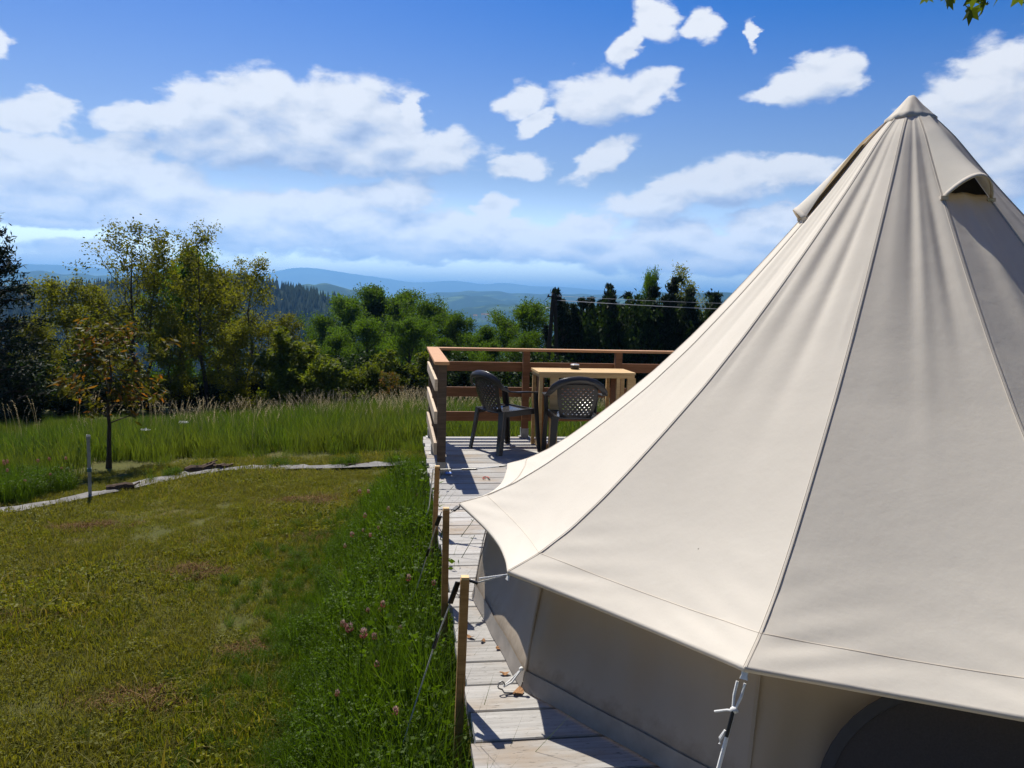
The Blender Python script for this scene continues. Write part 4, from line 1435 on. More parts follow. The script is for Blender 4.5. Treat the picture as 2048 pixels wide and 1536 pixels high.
spots = [(-0.55, 6.3), (-0.52, 6.35), (-0.5, 5.55), (-0.46, 5.6), (-0.42, 5.52), (-0.58, 5.2), (-0.54, 5.12), (-0.45, 5.28), (-0.33, 5.85), (-0.42, 4.1), (-0.38, 4.15), (-0.35, 3.95),
         (-0.52, 3.75), (-0.28, 3.8), (-0.20, 4.2), (-0.13, 4.3), (-0.48, 3.40), (-0.44, 3.38), (-0.35, 3.55), (-0.5, 3.2), (-0.28, 3.42), (-0.3, 2.95), (-0.2, 6.6), (-0.12, 6.4)]
for i, (a_, b_) in enumerate(spots):
    x, y = uv_pts(a_, b_)
    if (a_, b_) in ((-0.48, 3.40), (-0.44, 3.38)):
        flower(heads, x, y, 1.35, 'big crimson clover head, one of a pair standing close together low in the weeds', 'crimson clover pair', i)
    else:
        flower(heads, x, y, rs.uniform(0.75, 1.1), 'faded pink clover head with pale tip among the weeds along the deck', 'clover heads among the weeds', i)
for i in range(46):
    x = rs.uniform(-6.4, -4.7)
    y = 7.75 + (x + 5.2) * -0.25 + rs.uniform(-0.05, 0.85)
    flower(redheads, x, y, rs.uniform(0.8, 1.25), 'dull red clover head in the flowering patch at the left of the lawn', 'red clover heads', i, rs.uniform(0.7, 1.05))

# white umbel flowers in the meadow
for i, (x, y, h_) in enumerate([(-4.86, 10.45, 0.44), (-4.42, 10.6, 0.52)]):
    t = empty('umbel_flower', gz(x, y), ['lower white umbel flower in the meadow behind the sapling', 'higher white umbel flower in the meadow beside another'][i], 'flower', 'white umbel flowers')
    MB().tube([(0, 0, 0), (0.01, 0, h_ * 0.6), (0, 0, h_)], 0.002, 5).build('stem', L_weed, t)
    n = 40
    C = np.stack([rs.normal(size=n) * 0.035, rs.normal(size=n) * 0.03, np.full(n, h_) + rs.normal(size=n) * 0.006], -1)
    V, F, vv = leaves(C, rs.normal(size=(n, 3)) + np.array([0, 0, 0.1]), 0.02, 0.016, np.full(n, 0.5), rs)
    o = link(bpy.data.objects.new('flower_head', np_mesh('flower_head', V, [F], simple('white_petals', (0.75, 0.76, 0.70), 0.8), False, vv)))
    o.parent = t

# leafy plants leaning over the deck edge
def leafplant(u, v, h, n, size, lab, seed, lean=(0.15, 0)):
    r_ = np.random.default_rng(seed)
    x, y = uv_pts(u, v)
    t = empty('weed_plant', gz(float(x), float(y)), lab, 'plant', 'leafy weeds at the deck edge')
    st = MB()
    C, D, L = [], [], []
    for k in range(4):
        a = r_.uniform(0, 6.28)
        hh = h * r_.uniform(0.65, 1.0)
        d = np.array([math.cos(a) * 0.12 + lean[0], math.sin(a) * 0.12 + lean[1], 0])
        pts = [np.array([0, 0, 0.0]), d * 0.3 + [0, 0, hh * 0.5], d + [0, 0, hh]]
        st.tube(pts, [0.004, 0.003, 0.0015], 5)
        for j in range(n):
            q = r_.uniform(0.3, 1.0)
            p = pts[0] * (1 - q) ** 2 + 2 * q * (1 - q) * pts[1] + q * q * pts[2]
            b = r_.uniform(0, 6.28)
            dd = np.array([math.cos(b), math.sin(b), r_.uniform(-0.2, 0.5)])
            s_ = size * r_.uniform(0.5, 1.1)
            C.append(p + dd * s_ * 0.5)
            D.append(dd)
            L.append(s_)
    st.build('stem', L_weed, t)
    C, D, L = np.array(C), np.array(D), np.array(L)
    for C1, D1, L1 in zip(C, D, L):
        V, F, vv = leaves(C1[None], D1[None], L1, L1 * 0.42, np.array([r_.uniform(0.1, 0.6)]), r_, 0.12)
        o = link(bpy.data.objects.new('leaf', np_mesh('leaf', V, [F], L_weed, False, vv)))
        o.parent = t


leafplant(-0.10, 6.15, 0.62, 6, 0.075, 'tall broad-leaved weed reaching over the deck by the first wooden stake', 3, (0.16, 0.0))
leafplant(-0.16, 6.75, 0.62, 6, 0.07, 'broad-leaved weed growing in front of the near railing post', 4, (0.02, 0))
leafplant(-0.10, 5.55, 0.56, 6, 0.05, 'small-leaved weed between the two far wooden stakes', 5, (0.10, 0))
leafplant(-0.06, 4.45, 0.56, 7, 0.03, 'wispy weed leaning over the boards right of the middle stake', 6, (0.16, 0.02))
leafplant(-0.06, 4.9, 0.60, 7, 0.03, 'wispy weed leaning over the boards between stake and tent corner', 7, (0.18, 0.05))
leafplant(-0.22, 7.2, 0.55, 6, 0.06, 'broad-leaved weed below the left railing', 8, (-0.02, 0))

# ------------------------------------------------------------------ deck
deck = empty('wooden_deck', uvw(0, 0, 0), 'weathered grey wooden deck that carries the tent, table and chairs', 'deck', None, TH)
U1 = 5.4
PW = 0.2
v0 = 2.578 - 7 * PW
k = 0
plank_me = {}
rs = random.Random(2)
v = v0
while v < V_FAR - 0.05:
    w = min(PW, V_FAR - v) - 0.010
    key = k % 5
    if key not in plank_me or abs(w - (PW - 0.010)) > 1e-4:
        ov = rs.uniform(-0.012, 0.016)
        m_ = MB().box((U1 / 2, 0, -0.0165), (U1 + ov, w, 0.033), 0, 0.004).mesh('plank', M_deck)
        if abs(w - (PW - 0.010)) < 1e-4:
            plank_me[key] = m_
    else:
        m_ = plank_me[key]
    o = link(bpy.data.objects.new('plank', m_))
    o.parent = deck
    o.location = (rs.uniform(-0.008, 0.008), v + PW / 2 if w > PW - 0.01 else v + w / 2, rs.uniform(-0.002, 0.001))
    o.rotation_euler = (rs.uniform(-0.006, 0.006), 0, rs.uniform(-0.0012, 0.0012))
    v += PW
    k += 1
for z_, h_, du in ((-0.095, 0.12, 0.045), (-0.235, 0.13, 0.052)):
    MB().bar((du, v0, z_), (du, V_FAR, z_), 0.028, h_, (0, 0, 1), 0.004).build('fascia_board', M_fascia, deck)
    MB().bar((du, V_FAR - 0.04, z_), (U1, V_FAR - 0.04, z_), 0.028, h_, (0, 0, 1), 0.004).build('fascia_board', M_fascia, deck)
for u in np.arange(0.15, U1, 0.6):
    MB().bar((u, v0, -0.11), (u, V_FAR - 0.07, -0.11), 0.05, 0.14).build('joist', M_fascia, deck)
for u in (0.2, 2.0, 3.8, 5.2):
    for vv in (v0 + 0.3, 3.4, 5.8, V_FAR - 0.2):
        p = uvw(u, vv)
        gg = float(g(p.x, p.y))
        MB().box((u, vv, (gg - 0.1 - 0.185) / 2), (0.09, 0.09, abs(gg - 0.1 + 0.185))).build('support_post', M_fascia, deck)

# ------------------------------------------------------------------ railing
rail = empty('wooden_railing', uvw(0, 0, 0), 'wooden railing with boards and flat cap rail round the far deck corner', 'railing', None, TH)
PZ = 0.945
posts = [(0.098, 6.763), (0.085, 7.62), (0.085, V_FAR - 0.055)] + [(1.10 + i * 1.03, V_FAR - 0.055) for i in range(5)]
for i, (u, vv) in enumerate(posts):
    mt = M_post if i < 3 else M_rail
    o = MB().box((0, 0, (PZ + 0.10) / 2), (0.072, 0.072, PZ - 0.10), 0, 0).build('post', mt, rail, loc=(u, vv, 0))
    f = MB().box((0, 0, 0.052), (0.082, 0.082, 0.10)).box((0, 0, 0.004), (0.12, 0.12, 0.006)).build('post_foot', M_foot, o)
    if i == 0:
        MB().box((0.062, -0.06, 0.012), (0.05, 0.05, 0.008)).build('blue_tab', M_blue, f)  # small flat blue piece beside the first post foot
    if i >= 3:
        MB().box((-0.01, -0.02, 0.012), (0.1, 0.06, 0.01)).build('foot_plate', M_foot, f)
for (za, zb) in ((0.72, 0.82), (0.44, 0.545), (0.172, 0.275)):
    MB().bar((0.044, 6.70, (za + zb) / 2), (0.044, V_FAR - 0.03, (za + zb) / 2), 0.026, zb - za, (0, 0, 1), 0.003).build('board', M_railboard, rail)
    segs = [(0.06, 1.10), (1.103, 2.13), (2.133, 3.16), (3.163, 4.19), (4.193, 5.3)]
    for (a_, b_) in segs:
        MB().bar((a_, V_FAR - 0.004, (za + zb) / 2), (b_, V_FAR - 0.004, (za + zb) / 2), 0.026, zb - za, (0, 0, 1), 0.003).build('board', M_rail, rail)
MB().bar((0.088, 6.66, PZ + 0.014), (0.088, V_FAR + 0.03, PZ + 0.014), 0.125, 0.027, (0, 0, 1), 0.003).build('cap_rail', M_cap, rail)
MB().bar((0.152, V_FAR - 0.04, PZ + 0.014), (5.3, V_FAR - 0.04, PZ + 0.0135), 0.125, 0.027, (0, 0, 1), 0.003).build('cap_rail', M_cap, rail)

# ------------------------------------------------------------------ table
TU, TV, TZ = 1.105, 7.70, 0.80
table = empty('wooden_table', uvw(TU, TV), 'homemade pale wooden bar table on the deck in front of the far railing', 'table', None, TH)
TL, TD = 0.97, 0.46
for i in range(4):
    MB().box((TL / 2, TD / 8 + i * TD / 4, TZ - 0.011), (TL + 0.02, TD / 4 - 0.002, 0.022), 0, 0.002).build('tabletop_board', M_table, table)
for y_ in (0.012, TD - 0.012):
    MB().bar((0.0, y_, TZ - 0.04), (TL, y_, TZ - 0.04), 0.022, 0.034).build('apron', M_table, table)
for x_ in (0.02, TL - 0.02):
    MB().bar((x_, 0.03, TZ - 0.04), (x_, TD - 0.03, TZ - 0.04), 0.03, 0.034).build('apron', M_table, table)
for x0 in (0.022, TL - 0.16):
    for dx in (0.0, 0.135):
        for y_ in (0.03, TD - 0.03):
            if dx == 0.135 and x0 < 0.1 and y_ > 0.1:
                continue
            wl = 0.035 if dx == 0 else 0.085
            MB().box((x0 + dx, y_, (TZ - 0.06) / 2 + 0.002), (wl, 0.035, TZ - 0.06)).build('leg', M_table, table)
    MB().box((x0 + 0.03, TD / 2, 0.40), (0.02, TD - 0.14, 0.66)).build('side_panel', M_rail, table)
    MB().box((x0 + 0.06, TD / 2, 0.035), (0.09, TD - 0.11, 0.05)).build('stretcher', M_table, table)
MB().box((TL / 2, TD - 0.03, 0.30), (TL - 0.2, 0.02, 0.08)).build('stretcher', M_rail, table)

pot = empty('ashtray', uvw(TU + 0.43, TV + 0.34, TZ), 'small round black ashtray with a pale lid on the table', 'ashtray', None)
MB().lathe([(0.040, 0.0), (0.045, 0.004), (0.045, 0.036), (0.043, 0.040)], n=24).build('bowl', M_black, pot, True)
MB().lathe([(0.044, 0.040), (0.046, 0.043), (0.046, 0.049), (0.041, 0.053), (0.012, 0.054)], n=24).build('lid', simple('grey_lid', (0.55, 0.56, 0.57), 0.25, 0.5), pot, True)


# ------------------------------------------------------------------ plastic chairs (facing local +y)
def make_chair(loc, rz, lab):
    t = empty('garden_chair', loc, lab, 'chair', 'dark plastic garden chairs', rz)
    t.scale = (0.97, 0.97, 0.955)
    # seat
    V, F = [], []
    nx, ny = 10, 10
    for lay in (0, 1):
        for j in range(ny + 1):
            q = j / ny
            y = -0.19 + 0.43 * q
            w = 0.40 + 0.06 * q
            for i in range(nx + 1):
                s = i / nx * 2 - 1
                z = 0.425 + 0.012 * s * s + 0.02 * q - 0.012 * math.sin(PI * q) - (0.03 * max(0, (q - 0.85) / 0.15) ** 2)
                V.append((s * w / 2, y, z - 0.014 * lay))
    n1 = (nx + 1) * (ny + 1)
    for j in range(ny):
        for i in range(nx):
            a = j * (nx + 1) + i
            F.append((a, a + 1, a + nx + 2, a + nx + 1))
            F.append((n1 + a + nx + 1, n1 + a + nx + 2, n1 + a + 1, n1 + a))
    rim = [i for i in range(nx + 1)] + [j * (nx + 1) + nx for j in range(1, ny + 1)] + [ny * (nx + 1) + i for i in range(nx - 1, -1, -1)] + [j * (nx + 1) for j in range(ny - 1, 0, -1)]
    for a, b in zip(rim, rim[1:] + rim[:1]):
        F.append((a, n1 + a, n1 + b, b))
    MB().add(V, F).build('seat', M_plastic_top, t, True)
    for s in (-1, 1):
        MB().bar((s * 0.205, -0.17, 0.41), (s * 0.225, 0.23, 0.425), 0.02, 0.06).build('seat_rail', M_plastic, t)
    MB().bar((-0.21, 0.235, 0.42), (0.21, 0.235, 0.42), 0.02, 0.05).build('seat_rail', M_plastic, t)

    # perforated backrest
    def bp(s, q):                      # s -1..1 across, q 0..1 up
        w = 0.155 + 0.045 * q + 0.01 * math.sin(PI * q)
        z = 0.43 + 0.335 * q - 0.018 * s * s * q * q
        y = -0.19 - 0.085 * q - 0.02 * math.sin(PI * q) + 0.045 * s * s
        return Vector((s * w, y, z))
    V, F = [], []
    NX, NY = 8, 13
    grid = {}

    def vid(s, q):
        key = (round(s, 5), round(q, 5))
        if key not in grid:
            grid[key] = len(V)
            V.append(bp(s, q))
        return grid[key]
    for j in range(NY):
        sh = 1.0 / NX if j % 2 else 0.0
        for i in range(NX + (1 if j % 2 else 0)):
            s0 = max(-1, -1 + 2 * i / NX - sh)
            s1 = min(1, -1 + 2 * (i + 1) / NX - sh)
            q0, q1 = j / NY, (j + 1) / NY
            cs, cq = (s0 + s1) / 2, (q0 + q1) / 2
            c = [vid(s0, q0), vid(s1, q0), vid(s1, q1), vid(s0, q1)]
            if abs(cs) < 0.86 and 0 < j < NY - 1:
                hs, hq = (s1 - s0) * 0.24, (q1 - q0) * 0.34
                h_ = []
                for k in range(6):
                    a_ = PI / 3 * k - PI / 2
                    V.append(bp(cs + math.cos(a_) * hs, cq + math.sin(a_) * hq))
                    h_.append(len(V) - 1)
                F += [(c[0], c[1], h_[0]), (c[1], h_[1], h_[0]), (c[1], c[2], h_[2], h_[1]), (c[2], h_[3], h_[2]), (c[2], c[3], h_[3]), (c[3], h_[4], h_[3]), (c[3], c[0], h_[5], h_[4]), (c[0], h_[0], h_[5])]
            else:
                F.append(tuple(c))
    back = MB().add(V, F).build('backrest', M_plastic, t, False)
    sm = back.modifiers.new('thickness', 'SOLIDIFY')
    sm.thickness = 0.008
    sm.offset = 0
    # arched frame running down into the two armrests
    half = [(0.272, 0.20, 0.625), (0.280, 0.08, 0.638), (0.284, -0.06, 0.640), (0.282, -0.16, 0.652), (0.268, -0.225, 0.685), (0.228, -0.262, 0.742), (0.165, -0.288, 0.788), (0.085, -0.300, 0.812), (0.0, -0.304, 0.820)]
    pts = half + [(-x, y, z) for x, y, z in half[-2::-1]]
    n = len(pts)

    def side(i):
        x, y, z = pts[i]
        k = min(1, max(0, (z - 0.64) / 0.10))
        a = Vector((1 if x > 0 else -1, 0, 0)) if abs(x) > 1e-6 else Vector((0, 0, 1))
        up_ = Vector((x * 2.4, 0.25, (z - 0.55) * 2.2)).normalized()
        v_ = Vector((1, 0, 0)).lerp(up_ * (1 if x >= 0 else 1), k) if x >= 0 else Vector((1, 0, 0)).lerp(-up_, k)
        return v_
    # keep the width direction continuous over the crown
    dirs = []
    for i in range(n):
        d = Vector(side(i))
        if dirs and d.dot(dirs[-1]) < 0:
            d = -d
        dirs.append(d)
    wds = [0.05 + 0.018 * min(1, max(0, (p[2] - 0.64) / 0.1)) for p in pts]
    MB().sweep(pts, wds, 0.014, lambda i: dirs[i]).build('back_frame', M_plastic, t, True)
    # web joining backrest and frame at the top
    V, F = [], []
    for i in range(11):
        s = -1 + 2 * i / 10
        a = bp(s, 1.0)
        b = Vector((s * 0.17, -0.287 + 0.01 * s * s, 0.802 - 0.032 * s * s))
        V += [a, b]
    for i in range(10):
        F.append((2 * i, 2 * i + 2, 2 * i + 3, 2 * i + 1))
    web = MB().add(V, F).build('back_web', M_plastic, t, True)
    sm = web.modifiers.new('thickness', 'SOLIDIFY')
    sm.thickness = 0.01
    # legs
    for s in (-1, 1):
        V = []
        for (x, y, z, w) in ((0.272, 0.195, 0.63, 0.055), (0.262, 0.215, 0.45, 0.058), (0.268, 0.235, 0.22, 0.05), (0.275, 0.255, 0.0, 0.042)):
            V.append((s * x, y, z, w))
        MB().sweep([p[:3] for p in V], [p[3] for p in V], 0.016, lambda i: (0, 1, 0)).sweep([(p[0] - s * 0.02, p[1] + p[3] * 0.42, p[2]) for p in V], [0.045] * 4, 0.012, lambda i: (1, 0, 0)).build('leg', M_plastic, t, False)
        Q = [(s * 0.205, -0.19, 0.44), (s * 0.222, -0.215, 0.22), (s * 0.24, -0.25, 0.0)]
        MB().sweep(Q, [0.075, 0.062, 0.05], 0.014, lambda i: (1, 0.2 * s, 0)).sweep([(p[0] + s * 0.02, p[1] + 0.024, p[2]) for p in Q], [0.055, 0.048, 0.04], 0.014, lambda i: (0, 1, 0)).build('leg', M_plastic, t, False)
    return t


make_chair(uvw(0.775, 7.815), TH - PI / 2 + R(30), 'dark plastic garden chair seen from its side at the left end of the table')
make_chair(uvw(1.40, 7.44), TH + R(-4), 'dark plastic garden chair with perforated back towards us, half hidden by the tent')

# ------------------------------------------------------------------ bell tent
CX, CY, RE, HE, HA, PH, RW, NP = 1.874, 3.927, 2.124, 0.487, 2.50, -2.166, 2.034, 13
DA = 2 * PI / NP
tent = empty('bell_tent', (CX, CY, 0), 'large cream canvas bell tent standing on the deck', 'tent')
prof_r = np.array([0.0, 0.05, 0.1, 0.2, 0.3, 0.4, 0.6, 0.78, 1.0, 1.2, 1.4, 1.57, 1.7, 1.85, 2.0, 2.124])
prof_z = np.array([2.50, 2.455, 2.42, 2.315, 2.185, 2.06, 1.825, 1.62, 1.38, 1.178, 0.995, 0.845, 0.735, 0.622, 0.535, 0.487])


def pz(r):
    return np.interp(r, _pr, _pzv)


_pr = np.linspace(0, RE, 400)
_pzv = np.interp(_pr, prof_r, prof_z)
for _ in range(30):
    _pzv[1:-1] = (_pzv[:-2] + _pzv[2:] + 2 * _pzv[1:-1]) / 4


def slack(r, a):
    """the side that faces the lawn hangs a little lower"""
    w = max(0.0, math.cos(a - (PH - 2.2 * DA))) ** 10
    return -0.085 * np.sin(PI * np.clip(r / RE, 0, 1)) ** 1.2 * w


def panel_pt(j, r, t, lift=0.0):
    """point on canopy panel j (between corners j and j+1) at seam radius r and fraction t across"""
    a0, a1 = PH + j * DA, PH + (j + 1) * DA
    x = r * ((1 - t) * np.cos(a0) + t * np.cos(a1))
    y = r * ((1 - t) * np.sin(a0) + t * np.sin(a1))
    am = (a0 + a1) / 2
    z = pz(r) + (1 - t) * slack(r, a0) + t * slack(r, a1)
    sag = -0.045 * np.sin(PI * t) * (r / RE) ** 3 + lift
    nx, ny, nz = math.cos(am) * 0.72, math.sin(am) * 0.72, 0.69
    # eave edges curve inwards between the guy points
    scal = -0.035 * np.sin(PI * t) * np.clip((r - 1.85) / 0.27, 0, 1) ** 1.5
    return np.stack([x + nx * sag + math.cos(am) * scal, y + ny * sag + math.sin(am) * scal, z + nz * sag], -1)


rsw = np.random.default_rng(31)
FOLDS = {}
for j in range(NP):
    L_ = []
    for q in range(5):                       # long soft folds hanging from the peak
        L_.append((rsw.uniform(0.1, 0.9), rsw.uniform(0.05, 0.13), rsw.uniform(0.25, 0.7), rsw.uniform(0.35, 0.75), rsw.choice([-1, 1]) * rsw.uniform(0.006, 0.017), rsw.uniform(-0.15, 0.15)))
    for q in range(4):                       # short puckers beside the seams
        L_.append((rsw.choice([0.06, 0.94]) + rsw.uniform(-0.03, 0.03), 0.025, rsw.uniform(0.3, 1.4), rsw.uniform(0.08, 0.2), rsw.uniform(0.003, 0.008), 0.0))
    FOLDS[j] = L_
FOLDS[12] += [(0.30, 0.10, 0.62, 0.45, -0.020, 0.06), (0.62, 0.09, 0.75, 0.45, -0.016, -0.02), (0.08, 0.03, 0.88, 0.13, -0.011, 0.0), (0.08, 0.03, 1.12, 0.10, -0.009, 0)]
FOLDS[0] += [(0.45, 0.07, 0.45, 0.40, -0.012, 0.02), (0.78, 0.06, 0.62, 0.40, -0.012, 0.05)]


def folds(j, r, t):
    d = np.zeros_like(r)
    for (tc_, w, rc, rw, a, sk) in FOLDS[j]:
        d += a * np.exp(-((t - tc_ - sk * (r - rc)) / w) ** 2) * np.exp(-((r - rc) / rw) ** 2)
    # diagonal puckers running out of the guy corners
    for e, s_ in ((0.0, 1), (1.0, -1)):
        tt = (t - e) * s_
        hub = np.exp(-((r - 1.98) / 0.20) ** 2) * np.exp(-(tt / 0.30) ** 2) * np.clip(tt / 0.04, 0, 1)
        d += 0.0060 * hub * np.sin(60 * (RE - r) - 22 * tt + j * 1.3)
    return d * np.sin(PI * np.clip(t, 0, 1)) ** 0.35 * np.clip(r / 0.75, 0.02, 1) * 0.58


RB = 1.99                                  # the stitched line above the eave band
NTT = 40
for j in range(NP):
    rows = np.concatenate([np.linspace(0.03, RB, 90)])
    T, Rr = np.meshgrid(np.linspace(0, 1, NTT + 1), rows)
    d = folds(j, Rr, T)
    P = panel_pt(j, Rr, T, d)
    id2 = np.arange(P.shape[0] * P.shape[1]).reshape(P.shape[:2])
    q = np.stack([id2[:-1, :-1], id2[1:, :-1], id2[1:, 1:], id2[:-1, 1:]], -1).reshape(-1, 4)
    o = link(bpy.data.objects.new('canopy_panel', np_mesh('canopy_panel', P.reshape(-1, 3), [q], M_canvas, True)))
    o.parent = tent
    # eave band with its hem
    rows = np.linspace(RB - 0.006, RE, 16)
    T, Rr = np.meshgrid(np.linspace(0, 1, NTT + 1), rows)
    d = folds(j, Rr, T) + 0.0025
    P = panel_pt(j, Rr, T, d)
    low = P[-1:] - np.array([0, 0, 0.012])
    P = np.concatenate([P, low, low - np.array([math.cos(PH + (j + .5) * DA), math.sin(PH + (j + .5) * DA), 0]) * 0.02])
    id2 = np.arange(P.shape[0] * P.shape[1]).reshape(P.shape[:2])
    q = np.stack([id2[:-1, :-1], id2[1:, :-1], id2[1:, 1:], id2[:-1, 1:]], -1).reshape(-1, 4)
    o = link(bpy.data.objects.new('eave_band', np_mesh('eave_band', P.reshape(-1, 3), [q], M_canvas, True)))
    o.parent = tent
    st = MB()
    tt = np.linspace(0.0, 1, NTT + 1)
    for dr in (-0.002,):
        rr_ = np.full_like(tt, RB + dr)
        st.tube([Vector(p) for p in panel_pt(j, rr_, tt, folds(j, rr_, tt) + 0.0028)], 0.0007, 4)
    st.build('stitching', M_stitch, o)

# flat-felled seams
for j in range(NP):
    a = PH + j * DA
    ca, sa = math.cos(a), math.sin(a)
    rows = np.linspace(0.05, RE - 0.004, 70)
    zz = pz(rows) + slack(rows, a)
    sl = np.gradient(zz, rows)
    nn_ = np.stack([-sl, np.ones_like(sl)], -1)
    nn_ /= np.linalg.norm(nn_, axis=1)[:, None]
    V, F = [], []
    wid = 0.0075
    prof = [(-wid, -0.001), (-wid * .6, 0.0012), (-0.2 * wid, 0.0020), (wid * .6, 0.0016), (wid, -0.001)]
    for i, r in enumerate(rows):
        for (s_, h_) in prof:
            V.append((ca * (r + nn_[i, 0] * h_) - sa * s_, sa * (r + nn_[i, 0] * h_) + ca * s_, zz[i] + nn_[i, 1] * h_))
    for i in range(len(rows) - 1):
        for k in range(4):
            F.append((i * 5 + k, (i + 1) * 5 + k, (i + 1) * 5 + k + 1, i * 5 + k + 1))
    o = MB().add(V, F).build('seam', M_canvas, tent, True)
    st = MB()
    for s_ in (-0.0045, 0.0045):
        h_ = 0.0019
        st.tube([(ca * (r + nn_[i, 0] * h_) - sa * s_, sa * (r + nn_[i, 0] * h_) + ca * s_, zz[i] + nn_[i, 1] * h_) for i, r in enumerate(rows)], 0.0007, 4)
    st.build('stitching', M_stitch, o)

# peak cap
V, F = [], []
nn_ = 52
for i, (r, z0_) in enumerate(((0.004, 2.527), (0.014, 2.524), (0.028, 2.508), (0.050, 2.482), (0.072, 2.457), (0.092, 2.435), (0.112, 2.416), (0.112, 2.404))):
    for k in range(nn_):
        a = 2 * PI * k / nn_
        rr_ = r * (1 + 0.03 * math.sin(6.5 * a + 1) * (r / 0.2)) + (0.003 * math.sin(a * 11) if r > 0.05 else 0)
        V.append((rr_ * math.cos(a), rr_ * math.sin(a), z0_ + 0.004 * math.sin(3 * a + 20 * r) * min(1, r / 0.05)))
for i in range(7):
    for k in range(nn_):
        F.append((i * nn_ + k, (i + 1) * nn_ + k, (i + 1) * nn_ + (k + 1) % nn_, i * nn_ + (k + 1) % nn_))
F.append(tuple(range(nn_ - 1, -1, -1)))
MB().add(V, F).build('peak_cap', M_canvas, tent, True)
MB().tube([(0, 0, 0.0), (0, 0, 2.47)], 0.016, 10).build('centre_pole', M_zinc, tent)

# vent hoods
for j in (1, 10, 5):
    lo, hi, lf_ = (0.10, 0.47, 0.065) if j == 10 else (0.10, 0.46, 0.115)
    ns, ntt = 26, 24

    def hood_pt(r, t):
        q = (r - lo) / (hi - lo)
        lift = lf_ * q ** 1.35 * math.sin(PI * t) ** 0.75 + 0.004 + (0.030 * math.sin(PI * min(1, q * 0.95)) * t ** 3 if j == 10 else 0)
        p = panel_pt(j, np.array([r]), np.array([t]))[0]
        am = PH + (j + 0.5) * DA
        return Vector(p) + Vector((math.cos(am) * 0.62, math.sin(am) * 0.62, 0.78)) * lift
    V, F = [], []
    for i in range(ns + 1):
        r = lo + (hi - lo) * i / ns
        for k in range(ntt + 1):
            V.append(hood_pt(r, 0.0 + 1.0 * k / ntt))
    for i in range(ns):
        for k in range(ntt):
            a = i * (ntt + 1) + k
            F.append((a, a + ntt + 1, a + ntt + 2, a + 1))
    hd = MB().add(V, F).build('vent_hood', M_canvas, tent, True)
    rimp = [hood_pt(hi, k / ntt) for k in range(ntt + 1)]
    MB().sweep(rimp, 0.022, 0.006, lambda i: (math.cos(PH + (j + .5) * DA), math.sin(PH + (j + .5) * DA), -0.9)).build('hood_hem', M_canvas, hd, True)
    V, F = [], []
    for i in range(9):
        r = 0.20 + (hi - 0.015 - 0.20) * i / 8
        for k in range(9):
            t_ = 0.04 + 0.92 * k / 8
            V.append(panel_pt(j, np.array([r]), np.array([t_]), 0.008 + folds(j, np.array([r]), np.array([t_])))[0])
    for i in range(8):
        for k in range(8):
            a = i * 9 + k
            F.append((a, a + 9, a + 10, a + 1))
    MB().add(V, F).build('vent_mesh', M_mesh, hd)
    for e in (0.0, 1.0):
        p = Vector(panel_pt(j, np.array([hi]), np.array([e]))[0])
        MB().box(p, (0.03, 0.03, 0.016), PH + j * DA).build('hood_tab', M_canvas, hd)

